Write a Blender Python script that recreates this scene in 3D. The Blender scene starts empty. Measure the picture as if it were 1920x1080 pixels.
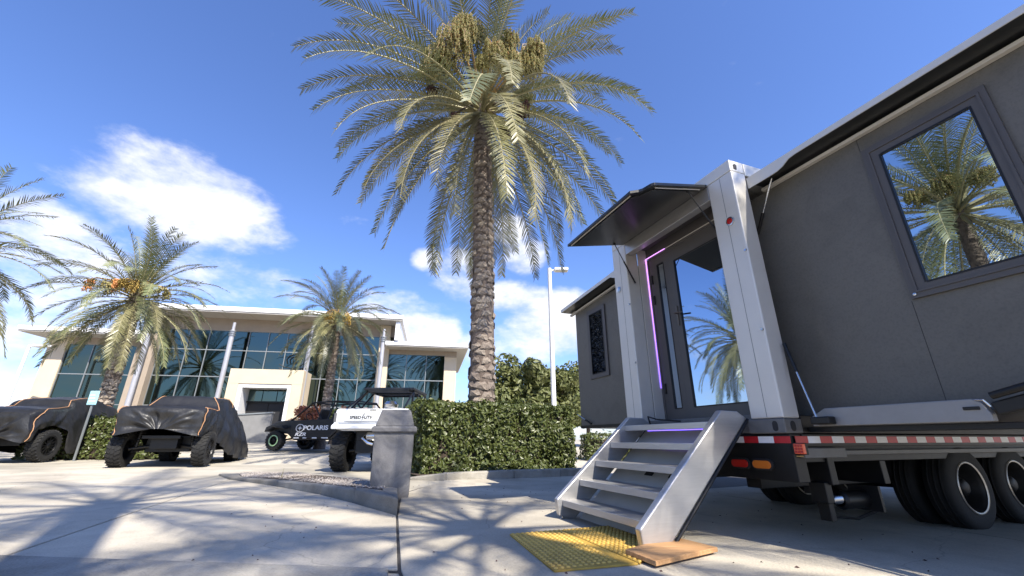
import bpy, bmesh, math, random
from mathutils import Vector, Matrix, Euler, noise
R = math.radians
random.seed(7)
sc = bpy.context.scene
C = sc.collection
# ------------------------------------------------------------------ camera
CZ = 0.80
cam_d = bpy.data.cameras.new('camera'); cam = bpy.data.objects.new('camera', cam_d); C.objects.link(cam)
cam.location = (0, 0, CZ); cam.rotation_euler = (R(90 + 20.03), 0, 0)
cam_d.sensor_width = 36; cam_d.lens = 36 * 780 / 1920
cam_d.clip_start = 0.05; cam_d.clip_end = 3000
sc.camera = cam
sc.render.resolution_x, sc.render.resolution_y = 1024, 576
# ------------------------------------------------------------------ light
SUN_YAW, SUN_EL = 144.0, 46.0
sv = Vector((math.sin(R(SUN_YAW)) * math.cos(R(SUN_EL)), math.cos(R(SUN_YAW)) * math.cos(R(SUN_EL)), math.sin(R(SUN_EL))))
sun_d = bpy.data.lights.new('sun', 'SUN'); sun_d.energy = 5.0; sun_d.angle = R(0.53); sun_d.color = (1.0, 0.93, 0.81)
sun = bpy.data.objects.new('sun', sun_d); C.objects.link(sun); sun.location = sv * 60
sun.rotation_euler = sv.to_track_quat('Z', 'Y').to_euler()
sc.cycles.max_bounces = 6; sc.cycles.diffuse_bounces = 3; sc.cycles.glossy_bounces = 4; sc.cycles.transmission_bounces = 2; sc.cycles.caustics_reflective = False; sc.cycles.caustics_refractive = False
sc.view_settings.view_transform = 'Standard'; sc.view_settings.look = 'None'
sc.view_settings.exposure = 0.9; sc.view_settings.gamma = 1.0

def pix_dir(x, y):
    "direction of a point of the sky, given where it was measured in the 1920x1080 photograph"
    p = R(20.03); cx, cy = (x - 960) / 780, (540 - y) / 780
    v = Vector((cx, math.cos(p) - cy * math.sin(p), math.sin(p) + cy * math.cos(p)))
    return v.normalized()

w = bpy.data.worlds.new('World'); sc.world = w; w.use_nodes = True
nt = w.node_tree; N = nt.nodes; Lk = nt.links
for n in list(N): N.remove(n)
out = N.new('ShaderNodeOutputWorld'); bg = N.new('ShaderNodeBackground'); Lk.new(bg.outputs[0], out.inputs[0])
bg.inputs[1].default_value = 0.096
sky = N.new('ShaderNodeTexSky'); sky.sky_type = 'NISHITA'; sky.sun_disc = False
sky.sun_elevation = R(SUN_EL); sky.sun_rotation = R(SUN_YAW); sky.air_density = 1.15; sky.dust_density = 0.45; sky.ozone_density = 2.2
tint = N.new('ShaderNodeMix'); tint.data_type = 'RGBA'; tint.blend_type = 'MULTIPLY'; tint.inputs[0].default_value = 1
Lk.new(sky.outputs[0], tint.inputs[6]); tint.inputs[7].default_value = (0.82, 0.97, 1.42, 1)
tc = N.new('ShaderNodeTexCoord')
def vmath(op, a, b=None):
    n = N.new('ShaderNodeVectorMath'); n.operation = op
    for i, v in enumerate((a, b)):
        if v is None: continue
        if isinstance(v, (tuple, Vector)): n.inputs[i].default_value = tuple(v)
        else: Lk.new(v, n.inputs[i])
    return n.outputs[1] if op == 'LENGTH' else n.outputs[0]
def fmath(op, a, b=None, c=None):
    n = N.new('ShaderNodeMath'); n.operation = op
    for i, v in enumerate((a, b, c)):
        if v is None: continue
        if isinstance(v, (int, float)): n.inputs[i].default_value = v
        else: Lk.new(v, n.inputs[i])
    return n.outputs[0]
def mrange(v, a, b, c, d, smooth=True):
    n = N.new('ShaderNodeMapRange'); n.interpolation_type = 'SMOOTHSTEP' if smooth else 'LINEAR'
    Lk.new(v, n.inputs[0])
    for i, k in enumerate((a, b, c, d)): n.inputs[i + 1].default_value = k
    return n.outputs[0]
D = tc.outputs['Generated']
def wnoise(vec, scale, detail, rough=0.55, dist=0.0):
    n = N.new('ShaderNodeTexNoise'); n.inputs['Scale'].default_value = scale; n.inputs['Detail'].default_value = detail
    n.inputs['Roughness'].default_value = rough; n.inputs['Distortion'].default_value = dist; Lk.new(vec, n.inputs['Vector']); return n.outputs['Fac']
Dst = vmath('MULTIPLY', D, (1, 1, 1.9))
n1 = wnoise(Dst, 5.5, 9, 0.6, 0.15)
n2 = wnoise(vmath('ADD', Dst, (3.1, 1.7, 0.4)), 2.3, 6, 0.55, 0.3)
# named cloud banks: (x, y in the photograph, half width, half height in degrees, weight)
acc = None
for (x, y, rx, ry, wt) in [(340, 372, 9.5, 5.8, .60), (420, 425, 8, 3.6, .42), (270, 330, 6, 4, .40), (200, 480, 18, 5.5, .33), (60, 400, 14, 3.0, .22), (470, 540, 12, 4, .36),
                           (805, 486, 2.6, 1.9, .42), (868, 515, 5, 4, .44), (955, 432, 3.5, 2.5, .40), (985, 480, 3.5, 3, .42), (960, 556, 6, 2.6, .46),
                           (1040, 610, 8, 5, .56), (960, 650, 9, 4, .42), (790, 622, 6, 3, .58), (720, 580, 9, 3, .34), (20, 620, 14, 8, .34), (20, 730, 14, 4, .36)]:
    c = pix_dir(x, y)
    side = Vector((c.y, -c.x, 0)).normalized(); upv = side.cross(c)
    def dotn(v):
        n = N.new('ShaderNodeVectorMath'); n.operation = 'DOT_PRODUCT'; Lk.new(D, n.inputs[0]); n.inputs[1].default_value = tuple(v); return n.outputs['Value']
    a = fmath('DIVIDE', dotn(side), math.sin(R(rx))); b = fmath('DIVIDE', dotn(upv), math.sin(R(ry)))
    q = fmath('ADD', fmath('MULTIPLY', a, a), fmath('MULTIPLY', b, b))
    front = mrange(dotn(c), 0.0, 0.3, 0, 1)
    m = fmath('MULTIPLY', fmath('MULTIPLY', mrange(q, 0.0, 1.6, 1, 0), front), wt)
    acc = m if acc is None else fmath('MAXIMUM', acc, m)
sepD = N.new('ShaderNodeSeparateXYZ'); Lk.new(D, sepD.inputs[0])
low = mrange(sepD.outputs[2], 0.0, 0.45, 0.34, 0.0)
n3 = wnoise(Dst, 17.0, 8, 0.62, 0.2)
dens = fmath('ADD', fmath('ADD', fmath('ADD', fmath('MULTIPLY', n1, 1.05), fmath('MULTIPLY', n2, 0.45)), fmath('MULTIPLY', n3, 0.32)), fmath('MAXIMUM', acc, low))
cover = mrange(dens, 1.09, 1.52, 0.0, 0.96)
shade = mrange(fmath('ADD', n1, fmath('MULTIPLY', n3, 0.5)), 0.5, 0.95, 0.0, 1.0)
ccol = N.new('ShaderNodeMix'); ccol.data_type = 'RGBA'; Lk.new(shade, ccol.inputs[0])
ccol.inputs[6].default_value = (5.3, 5.6, 6.5, 1); ccol.inputs[7].default_value = (6.9, 6.9, 7.1, 1)
mx = N.new('ShaderNodeMix'); mx.data_type = 'RGBA'; Lk.new(cover, mx.inputs[0]); Lk.new(tint.outputs[2], mx.inputs[6]); Lk.new(ccol.outputs[2], mx.inputs[7])
Lk.new(mx.outputs[2], bg.inputs[0])

# ------------------------------------------------------------------ helpers
def tag(o, label=None, cat=None, group=None, kind=None):
    if label: o['label'] = label
    if cat: o['category'] = cat
    if group: o['group'] = group
    if kind: o['kind'] = kind
    return o
def empty(name, loc, rz=0, label=None, cat=None, group=None):
    o = bpy.data.objects.new(name, None); C.objects.link(o); o.location = loc; o.rotation_euler = (0, 0, rz); o.empty_display_size = .2
    return tag(o, label, cat, group)
class MB:
    def __init__(s): s.v = []; s.f = []; s.m = []; s.cur = 0
    def add(s, vs, fs):
        o = len(s.v); s.v += [tuple(p) for p in vs]; s.f += [tuple(i + o for i in f) for f in fs]; s.m += [s.cur] * len(fs); return s
    def box(s, x0, x1, y0, y1, z0, z1, M=None):
        vs = [Vector((x, y, z)) for z in (z0, z1) for y in (y0, y1) for x in (x0, x1)]
        if M: vs = [M @ p for p in vs]
        return s.add(vs, [(0, 2, 3, 1), (4, 5, 7, 6), (0, 1, 5, 4), (2, 6, 7, 3), (0, 4, 6, 2), (1, 3, 7, 5)])
    def prism(s, poly, fn0, fn1):
        "poly of 2d points, fn0/fn1 lift them to the two end faces"
        n = len(poly); a = [fn0(*p) for p in poly]; b = [fn1(*p) for p in poly]
        return s.add(a + b, [tuple(range(n))[::-1], tuple(range(n, 2 * n))] + [(i, (i + 1) % n, n + (i + 1) % n, n + i) for i in range(n)])
    def tube(s, pts, rad, seg=8, caps=True):
        pts = [Vector(p) for p in pts]; n = len(pts)
        if not isinstance(rad, (list, tuple)): rad = [rad] * n
        vs = []; ref = None
        for i, p in enumerate(pts):
            d = (pts[min(i + 1, n - 1)] - pts[max(i - 1, 0)]).normalized()
            if ref is None: ref = Vector((0, 0, 1)) if abs(d.z) < .9 else Vector((1, 0, 0))
            a = d.cross(ref).normalized(); b = a.cross(d).normalized(); ref = b
            for k in range(seg):
                t = 2 * math.pi * k / seg; vs.append(p + (a * math.cos(t) + b * math.sin(t)) * rad[i])
        fs = [(i * seg + k, i * seg + (k + 1) % seg, (i + 1) * seg + (k + 1) % seg, (i + 1) * seg + k) for i in range(n - 1) for k in range(seg)]
        if caps: fs += [tuple(range(seg))[::-1], tuple(range((n - 1) * seg, n * seg))]
        return s.add(vs, fs)
    def lathe(s, prof, seg=24, axis='z', c=(0, 0, 0)):
        "profile of (radius, height) turned round an axis"
        vs = []; c = Vector(c)
        for r, h in prof:
            for k in range(seg):
                t = 2 * math.pi * k / seg; a, b = r * math.cos(t), r * math.sin(t)
                vs.append(c + (Vector((a, b, h)) if axis == 'z' else Vector((h, a, b)) if axis == 'x' else Vector((b, h, a))))
        n = len(prof)
        return s.add(vs, [(i * seg + k, i * seg + (k + 1) % seg, (i + 1) * seg + (k + 1) % seg, (i + 1) * seg + k) for i in range(n - 1) for k in range(seg)])
    def mesh(s, name, mats, smooth=False):
        me = bpy.data.meshes.new(name); me.from_pydata(s.v, [], s.f)
        for m in (mats if isinstance(mats, (list, tuple)) else [mats]): me.materials.append(m)
        if any(s.m): me.polygons.foreach_set('material_index', s.m)
        if smooth: me.polygons.foreach_set('use_smooth', [True] * len(me.polygons))
        bm = bmesh.new(); bm.from_mesh(me); bmesh.ops.recalc_face_normals(bm, faces=bm.faces); bm.to_mesh(me); bm.free()
        me.update(); return me
    def build(s, name, mats, parent=None, smooth=False, bevel=0, loc=(0, 0, 0), rot=(0, 0, 0)):
        o = link(name, s.mesh(name, mats, smooth), parent, loc, rot)
        if bevel:
            b = o.modifiers.new('bevel', 'BEVEL'); b.width = bevel; b.segments = 2; b.limit_method = 'ANGLE'; b.angle_limit = R(35)
        if smooth and bevel == 0: auto_smooth(o)
        return o
def auto_smooth(o):
    me = o.data
    try: me.set_sharp_from_angle(angle=R(40))
    except Exception: pass
def link(name, me, parent=None, loc=(0, 0, 0), rot=(0, 0, 0), scale=None):
    o = bpy.data.objects.new(name, me); C.objects.link(o); o.parent = parent; o.location = loc; o.rotation_euler = rot
    if scale: o.scale = scale
    return o
def boxo(name, mat, parent, x0, x1, y0, y1, z0, z1, bevel=0.004):
    return MB().box(x0, x1, y0, y1, z0, z1).build(name, mat, parent, bevel=bevel)

# ------------------------------------------------------------------ materials
def mat(name, col, rough=.6, metal=0., var=.0, scale=8., bump=0., bscale=None, spec=.5, detail=6, stretch=None, col2=None, obj_rand=0., coat=0.):
    m = bpy.data.materials.new(name); m.use_nodes = True; t = m.node_tree; n = t.nodes; l = t.links; b = n['Principled BSDF']
    b.inputs['Base Color'].default_value = (*col, 1); b.inputs['Roughness'].default_value = rough; b.inputs['Metallic'].default_value = metal
    b.inputs['Specular IOR Level'].default_value = spec; b.inputs['Coat Weight'].default_value = coat
    tcn = n.new('ShaderNodeTexCoord'); vec = tcn.outputs['Object']
    if stretch:
        mp = n.new('ShaderNodeMapping'); mp.inputs['Scale'].default_value = stretch; l.new(vec, mp.inputs[0]); vec = mp.outputs[0]
    colout = None
    if var or col2:
        nz = n.new('ShaderNodeTexNoise'); nz.inputs['Scale'].default_value = scale; nz.inputs['Detail'].default_value = detail; nz.inputs['Roughness'].default_value = .62; l.new(vec, nz.inputs['Vector'])
        rp = n.new('ShaderNodeValToRGB'); c2 = col2 or tuple(min(1, c * (1 + var)) for c in col); c1 = col if col2 else tuple(c * (1 - var) for c in col)
        rp.color_ramp.elements[0].position = .32; rp.color_ramp.elements[1].position = .68
        rp.color_ramp.elements[0].color = (*c1, 1); rp.color_ramp.elements[1].color = (*c2, 1)
        l.new(nz.outputs['Fac'], rp.inputs[0]); colout = rp.outputs[0]
        rr = n.new('ShaderNodeMapRange'); l.new(nz.outputs['Fac'], rr.inputs[0]); rr.inputs[3].default_value = max(0, rough - .06); rr.inputs[4].default_value = min(1, rough + .06); l.new(rr.outputs[0], b.inputs['Roughness'])
    if obj_rand:
        oi = n.new('ShaderNodeObjectInfo'); hs = n.new('ShaderNodeHueSaturation')
        mr = n.new('ShaderNodeMapRange'); l.new(oi.outputs['Random'], mr.inputs[0]); mr.inputs[3].default_value = 1 - obj_rand; mr.inputs[4].default_value = 1 + obj_rand
        l.new(mr.outputs[0], hs.inputs['Value'])
        mh = n.new('ShaderNodeMapRange'); l.new(oi.outputs['Random'], mh.inputs[0]); mh.inputs[3].default_value = .5 - .03 * obj_rand; mh.inputs[4].default_value = .5 + .03 * obj_rand; l.new(mh.outputs[0], hs.inputs['Hue'])
        if colout: l.new(colout, hs.inputs['Color'])
        else: hs.inputs['Color'].default_value = (*col, 1)
        colout = hs.outputs[0]
    if colout: l.new(colout, b.inputs['Base Color'])
    if bump:
        nb = n.new('ShaderNodeTexNoise'); nb.inputs['Scale'].default_value = bscale or scale * 4; nb.inputs['Detail'].default_value = 8; l.new(vec, nb.inputs['Vector'])
        bp = n.new('ShaderNodeBump'); bp.inputs['Strength'].default_value = bump; bp.inputs['Distance'].default_value = .02; l.new(nb.outputs['Fac'], bp.inputs['Height']); l.new(bp.outputs[0], b.inputs['Normal'])
    return m
def emit(name, col, strength):
    m = bpy.data.materials.new(name); m.use_nodes = True; b = m.node_tree.nodes['Principled BSDF']
    b.inputs['Base Color'].default_value = (*col, 1); b.inputs['Emission Color'].default_value = (*col, 1); b.inputs['Emission Strength'].default_value = strength; return m
def leafmat(name, col, col2, trans=.3, rough=.5, obj_rand=.18, scale=1.2):
    m = mat(name, col, rough, 0, 0, scale, col2=col2, obj_rand=obj_rand); t = m.node_tree; n = t.nodes; l = t.links
    b = n['Principled BSDF']; o = n['Material Output']; tr = n.new('ShaderNodeBsdfTranslucent'); mxs = n.new('ShaderNodeMixShader'); mxs.inputs[0].default_value = trans
    src = b.inputs['Base Color'].links[0].from_socket; l.new(src, tr.inputs[0]); l.new(b.outputs[0], mxs.inputs[1]); l.new(tr.outputs[0], mxs.inputs[2]); l.new(mxs.outputs[0], o.inputs[0]); return m

M = {}
M['concrete'] = mat('concrete', (.45, .40, .315), .85, 0, 0, .9, bump=.3, bscale=60, col2=(.60, .545, .445), detail=10)
M['concrete_lot'] = mat('concrete_lot', (.44, .40, .32), .88, 0, 0, .6, bump=.2, bscale=40, col2=(.59, .54, .445), detail=10)
M['kerb'] = mat('kerb_concrete', (.24, .22, .185), .9, 0, 0, 2.2, bump=.6, bscale=45, col2=(.41, .385, .335), detail=10)
M['stud'] = mat('worn_stud_tops', (.64, .42, .10), .6, 0, .2, 6)
M['joint'] = mat('joint_filler', (.05, .045, .04), .95, 0, .3, 20)
M['soil'] = mat('soil', (.05, .035, .025), .95, 0, .5, 6, bump=.6)
M['gravel'] = mat('gravel', (.10, .08, .07), .9, 0, .5, 26, col2=(.46, .42, .38))
M['silver'] = mat('silver_paint', (.62, .60, .56), .42, .25, .04, 3)
M['silver_lt'] = mat('brushed_aluminium', (.50, .49, .48), .36, .7, .06, 5, stretch=(1, 1, 12), bump=.05, bscale=80)
M['wall_dark'] = mat('charcoal_panel', (.128, .120, .104), .5, 0, .09, 1.3, bump=.10, bscale=5)
M['frame_dark'] = mat('window_frame', (.080, .074, .072), .45, 0, .05, 6)
M['casting'] = mat('casting_grey', (.13, .13, .13), .5, .2, .15, 8)
M['black'] = mat('black_steel', (.007, .007, .0075), .45, .2, .25, 10)
M['black_gloss'] = mat('awning_black', (.014, .015, .016), .30, .0, .2, 3, spec=.5)
M['rubber'] = mat('rubber', (.011, .011, .011), .8, 0, .3, 12, bump=.15, bscale=60)
M['rim_dark'] = mat('rim_black', (.02, .02, .022), .35, .6)
M['chrome'] = mat('bare_steel', (.6, .6, .6), .22, 1., .05, 8)
M['red'] = mat('tape_red', (.45, .012, .02), .35, 0, .1, 20); M['white'] = mat('tape_white', (.78, .78, .80), .4, 0, .06, 20)
M['lens_red'] = mat('lens_red', (.42, .015, .01), .2, 0, spec=.7); M['lens_amber'] = mat('lens_amber', (.6, .16, .02), .2, spec=.7)
M['lens_or'] = mat('lens_orange', (.75, .10, .03), .25, spec=.7)
M['cover'] = mat('black_tarp', (.016, .016, .017), .42, 0, .3, 4, bump=.4, bscale=14, spec=.5)
M['piping'] = mat('orange_piping', (.46, .25, .13), .7)
M['beige'] = mat('beige_stucco', (.60, .50, .36), .85, 0, .05, 1.5, bump=.1, bscale=60)
M['shade_taupe'] = mat('shade_taupe_stucco', (.34, .28, .22), .85, 0, .06, 1.5, bump=.1, bscale=60)  # darker stucco tone: eave shade on the bands is put into the colour
M['fascia'] = mat('white_metal_fascia', (.78, .78, .78), .4, 0, .03, 2)
M['soffit'] = mat('grey_soffit', (.40, .38, .35), .7, 0, .04, 2)
M['pole'] = mat('white_pole_paint', (.74, .74, .74), .45, 0, .05, 3)
M['colm'] = mat('lilac_grey_column', (.42, .42, .45), .4, .3, .04, 3)
M['mull'] = mat('mullion_metal', (.24, .26, .27), .45, .3)
M['dark_in'] = mat('dark_interior', (.012, .012, .014), .6)
M['plast_w'] = mat('white_plastic', (.72, .73, .74), .3, 0, .03, 4, coat=.3)
M['plast_b'] = mat('black_plastic', (.014, .014, .015), .4, 0, .3, 8)
M['green'] = mat('green_ring', (.38, .58, .32), .4)
M['logo'] = mat('white_print', (.82, .82, .82), .5); M['logo_b'] = mat('black_print', (.015, .015, .015), .5)
M['wood'] = mat('timber', (.36, .19, .08), .7, 0, 0, 5, bump=.25, bscale=18, stretch=(1, 14, 6), col2=(.55, .32, .15))
M['yellow'] = mat('tactile_yellow', (.42, .25, .035), .65, 0, 0, 4, col2=(.68, .43, .08), detail=10)
M['marble'] = mat('swirled_concrete', (.10, .10, .105), .7, 0, 0, 2.2, bump=.12, bscale=30, col2=(.25, .24, .235), detail=5)
for _n in M['marble'].node_tree.nodes:
    if _n.type == 'TEX_NOISE': _n.inputs['Distortion'].default_value = 2.2
M['trunk'] = mat('palm_trunk', (.13, .10, .08), .9, 0, .45, 9, bump=.9, bscale=24)
M['boot'] = mat('leaf_base', (.15, .12, .095), .9, 0, 0, 9, bump=.9, bscale=30, col2=(.36, .30, .245), obj_rand=.25, stretch=(1, 1, .4))
M['frond'] = leafmat('frond_leaflets', (.095, .112, .042), (.225, .235, .12), .09, .34, .25)
M['frond2'] = leafmat('frond_leaflets_yellowed', (.16, .155, .06), (.29, .27, .145), .09, .36, .25)
M['rachis'] = mat('frond_rachis', (.28, .25, .13), .55, 0, .15, 3, obj_rand=.15)
M['stalk'] = mat('date_stalk', (.42, .26, .09), .55, 0, .15, 5)
M['date'] = mat('unripe_dates', (.20, .19, .06), .5, 0, 0, 14, col2=(.33, .285, .11)); M['date_ripe'] = mat('ripe_dates', (.06, .022, .018), .45, 0, .4, 14)
M['date_or'] = mat('orange_dates', (.50, .20, .05), .5, 0, .3, 14); M['date_gold'] = mat('golden_dates', (.50, .34, .08), .5, 0, .25, 14)
M['hleaf'] = leafmat('hedge_leaf', (.042, .064, .014), (.125, .142, .038), .15, .4, 0, 14)
M['tleaf'] = leafmat('tree_leaf', (.10, .125, .035), (.21, .215, .08), .3, .5, 0, 2.5)
M['tleaf2'] = leafmat('tree_leaf_light', (.10, .14, .03), (.19, .21, .06), .3, .5, 0, 2.5)
M['rleaf'] = leafmat('red_shrub_leaf', (.30, .07, .05), (.42, .20, .08), .25, .5, 0, 2.5)
M['bark'] = mat('bark', (.10, .075, .055), .9, 0, .3, 12, bump=.6)
M['sign_blue'] = mat('sign_pale_blue', (.35, .62, .70), .5)
M['fold'] = mat('cream_trim', (.55, .52, .47), .5)
def glass(name, tintc, rough=.015, wav=0.):
    m = mat(name, tintc, rough, 1.0); t = m.node_tree; n = t.nodes; l = t.links; b = n['Principled BSDF']
    tcn = n.new('ShaderNodeTexCoord'); nz = n.new('ShaderNodeTexNoise'); nz.inputs['Scale'].default_value = .7 if wav < 1 else 5; nz.inputs['Detail'].default_value = 1 if wav < 1 else 5
    mpg = n.new('ShaderNodeMapping'); mpg.inputs['Scale'].default_value = (1, 1, 1) if wav < 1 else (1, 1, 4); l.new(tcn.outputs['Object'], mpg.inputs[0]); l.new(mpg.outputs[0], nz.inputs['Vector']); bp = n.new('ShaderNodeBump'); bp.inputs['Strength'].default_value = .05 if wav < 1 else 1.0; bp.inputs['Distance'].default_value = .05 if wav < 1 else .5
    l.new(nz.outputs['Fac'], bp.inputs['Height'])
    if wav: l.new(bp.outputs[0], b.inputs['Normal'])
    return m
M['glass_b'] = glass('curtain_wall_glass', (.085, .118, .108), .01, .5)
M['glass_d'] = glass('door_glass', (.40, .47, .56), .006)
M['glass_w'] = glass('wing_window_glass', (.55, .62, .66), .006)
M['glass_k'] = glass('rippled_glass', (.16, .18, .20), .02, 2)

def weather(m, stain=.28, crack=True):
    "stains, speckle and hairline cracks for paving"
    t = m.node_tree; n = t.nodes; l = t.links; b = n['Principled BSDF']; src = b.inputs['Base Color'].links[0].from_socket; tcn = n.new('ShaderNodeTexCoord')
    fac = None
    for sc_, lo, hi, amt, det in ((.33, .42, .62, stain, 9), (2.6, .52, .70, .16, 8), (70, .45, .7, .16, 3)):
        z = n.new('ShaderNodeTexNoise'); z.inputs['Scale'].default_value = sc_; z.inputs['Detail'].default_value = det; z.inputs['Distortion'].default_value = .6 if sc_ < 5 else 0; l.new(tcn.outputs['Object'], z.inputs['Vector'])
        mr = n.new('ShaderNodeMapRange'); l.new(z.outputs['Fac'], mr.inputs[0]); mr.inputs[1].default_value = lo; mr.inputs[2].default_value = hi; mr.inputs[3].default_value = 1; mr.inputs[4].default_value = 1 - amt
        if fac is None: fac = mr.outputs[0]
        else:
            q = n.new('ShaderNodeMath'); q.operation = 'MULTIPLY'; l.new(fac, q.inputs[0]); l.new(mr.outputs[0], q.inputs[1]); fac = q.outputs[0]
    if crack:
        z = n.new('ShaderNodeTexNoise'); z.inputs['Scale'].default_value = 1.3; z.inputs['Detail'].default_value = 6; l.new(tcn.outputs['Object'], z.inputs['Vector'])
        ad = n.new('ShaderNodeVectorMath'); ad.operation = 'MULTIPLY_ADD'; l.new(z.outputs['Color'], ad.inputs[0]); ad.inputs[1].default_value = (.5, .5, .5); l.new(tcn.outputs['Object'], ad.inputs[2])
        v = n.new('ShaderNodeTexVoronoi'); v.feature = 'DISTANCE_TO_EDGE'; v.inputs['Scale'].default_value = .38; l.new(ad.outputs[0], v.inputs['Vector'])
        mr = n.new('ShaderNodeMapRange'); l.new(v.outputs['Distance'], mr.inputs[0]); mr.inputs[1].default_value = .0; mr.inputs[2].default_value = .003; mr.inputs[3].default_value = .72; mr.inputs[4].default_value = 1
        q = n.new('ShaderNodeMath'); q.operation = 'MULTIPLY'; l.new(fac, q.inputs[0]); l.new(mr.outputs[0], q.inputs[1]); fac = q.outputs[0]
    mx_ = n.new('ShaderNodeMix'); mx_.data_type = 'RGBA'; mx_.blend_type = 'MULTIPLY'; mx_.inputs[0].default_value = 1; l.new(src, mx_.inputs[6]); l.new(fac, mx_.inputs[7]); l.new(mx_.outputs[2], b.inputs['Base Color'])
weather(M['concrete'], .36); weather(M['concrete_lot'], .36); weather(M['yellow'], .3, False); weather(M['kerb'], .35, False); weather(M['marble'], .2, False); weather(M['wall_dark'], .10, False)
def G(x, y):
    "height of the paved ground"
    xc = max(-40, min(12, x)); k = y - 14
    rise = .04 * (k + math.sqrt(k * k + 4)) / 2
    return .03 - .011 * xc + min(rise, .85 + .0 * y)
# ------------------------------------------------------------------ ground
def axis_steps(lo, hi, mid0, mid1, fine):
    a = []; v = mid0
    while v <= mid1: a.append(v); v += fine
    s = fine; v = mid1
    while v < hi: s *= 1.5; v += s; a.append(min(v, hi))
    s = fine; v = mid0; b = []
    while v > lo: s *= 1.5; v -= s; b.append(max(v, lo))
    return b[::-1] + a
xs = axis_steps(-900, 900, -40, 20, 2.0); ys = axis_steps(-300, 1600, -10, 50, 2.0)
g = MB(); g.add([(x, y, G(x, y) - .014) for y in ys for x in xs], [(j * len(xs) + i, j * len(xs) + i + 1, (j + 1) * len(xs) + i + 1, (j + 1) * len(xs) + i) for j in range(len(ys) - 1) for i in range(len(xs) - 1)])
ground = g.build('parking_lot', M['concrete_lot'], smooth=True); tag(ground, 'pale concrete parking lot', None, None, 'structure')
def shrink(poly, d):
    n = len(poly); cx = sum(p[0] for p in poly) / n; cy = sum(p[1] for p in poly) / n; area = sum(poly[i][0] * poly[(i + 1) % n][1] - poly[(i + 1) % n][0] * poly[i][1] for i in range(n))
    sg = 1 if area > 0 else -1; res = []
    for i in range(n):
        p0, p1, p2 = Vector(poly[i - 1]), Vector(poly[i]), Vector(poly[(i + 1) % n])
        e1 = (p1 - p0).normalized(); e2 = (p2 - p1).normalized(); n1_ = Vector((-e1.y, e1.x)) * sg; n2_ = Vector((-e2.y, e2.x)) * sg
        b = (n1_ + n2_); b = b / max(.35, b.length_squared / 2) if b.length > 1e-6 else n1_; res.append(tuple(p1 + b * d))
    return res
slabs = [[(-5.3, 8.58), (-3.9, 7.58), (-2.74, 6.6), (-2.0, 5.84), (-1.22, 4.97), (-.70, 3.03), (-3.38, 3.20)],
         [(-14, 10.6), (-5.3, 8.58), (-3.38, 3.20), (-10.5, 3.6)],
         [(-1.22, 4.97), (.27, 5.96), (3.0, 7.77), (5.2, 1.9), (.1, .9), (-.70, 3.03)],
         [(-1.22, 4.97), (-1.62, 6.75), (-1.31, 9.0), (.1, 9.6), (2.4, 10.9), (3.0, 7.77), (.27, 5.96)],
         [(3.0, 7.77), (9.5, 11.5), (12.0, 5.5), (5.2, 1.9)]]
for p in slabs:
    q = shrink(p, .011)
    MB().prism(q, lambda x, y: (x, y, G(x, y) - .06), lambda x, y: (x, y, G(x, y))).build('concrete_slab', M['concrete'], ground, bevel=.006)
MB().add([(x, y, G(x, y) - .010) for x, y in ((-14, 10.4), (-5.3, 8.55), (-1.7, 6.7), (-1.3, 8.9), (2.3, 10.8), (9.4, 11.4), (11.9, 5.5), (5.1, 2.0), (.1, 1.0), (-.7, 3.0), (-3.4, 3.1), (-10.4, 3.6))], [tuple(range(12))]).build('joint_filler', M['joint'], ground)
# near kerb lip at the bottom of the picture
kp = [(-9.0, 3.38), (-3.36, 3.17), (-.76, 2.99), (-.66, 2.62), (-3.2, 2.68), (-9.0, 2.9)]
near = MB().prism(kp, lambda x, y: (x, y, G(x, y) - .1), lambda x, y: (x, y, G(x, y) + .02 + .012 * noise.noise(Vector((x * 3, y * 3, 0))))).build('kerb', M['kerb'], bevel=.016)
tag(near, 'low rough concrete kerb along the bottom edge of the picture', 'kerb')
# kerbed island with gravel
isl = empty('kerb_island', (-2.8, 7.2, G(-2.8, 7.2)), 0, 'pointed concrete kerb island filled with gravel left of the trash bin', 'kerb island')
def rel(o, p): return (p[0] - o.location.x, p[1] - o.location.y, p[2] - o.location.z)
O_ = [(-1.22, 4.97), (-2.0, 5.86), (-2.74, 6.62), (-3.9, 7.6), (-5.3, 8.6), (-6.2, 9.6), (-4.8, 10.1), (-3.5, 9.0), (-2.5, 8.0), (-1.65, 6.6)]
I_ = [(-1.62, 5.72), (-2.08, 6.12), (-2.80, 6.82), (-3.9, 7.78), (-5.15, 8.72), (-5.7, 9.5), (-4.78, 9.85), (-3.53, 8.80), (-2.55, 7.82), (-1.80, 6.55)]
hgt = [.165, .15, .12, .08, .04, .02, .035, .065, .085, .12]
n = len(O_)
for i in range(n):
    j = (i + 1) % n; k = MB()
    pa = [(O_[i], 0), (O_[j], 0), (I_[j], 0), (I_[i], 0)]
    hs = [hgt[i], hgt[j], hgt[j], hgt[i]]
    bot = [rel(isl, (p[0][0], p[0][1], G(*p[0]) - .08)) for p in pa]; top = [rel(isl, (p[0][0], p[0][1], G(*p[0]) + h)) for p, h in zip(pa, hs)]
    k.add(bot + top, [(3, 2, 1, 0), (4, 5, 6, 7), (0, 1, 5, 4), (1, 2, 6, 5), (2, 3, 7, 6), (3, 0, 4, 7)]); k.build('kerb_stone', M['kerb'], isl, bevel=.02)
k = MB(); k.add([rel(isl, (p[0], p[1], G(*p) + h + .0)) for p, h in zip(I_, hgt)], [tuple(range(n))]); k.build('soil', M['soil'], isl)
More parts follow.
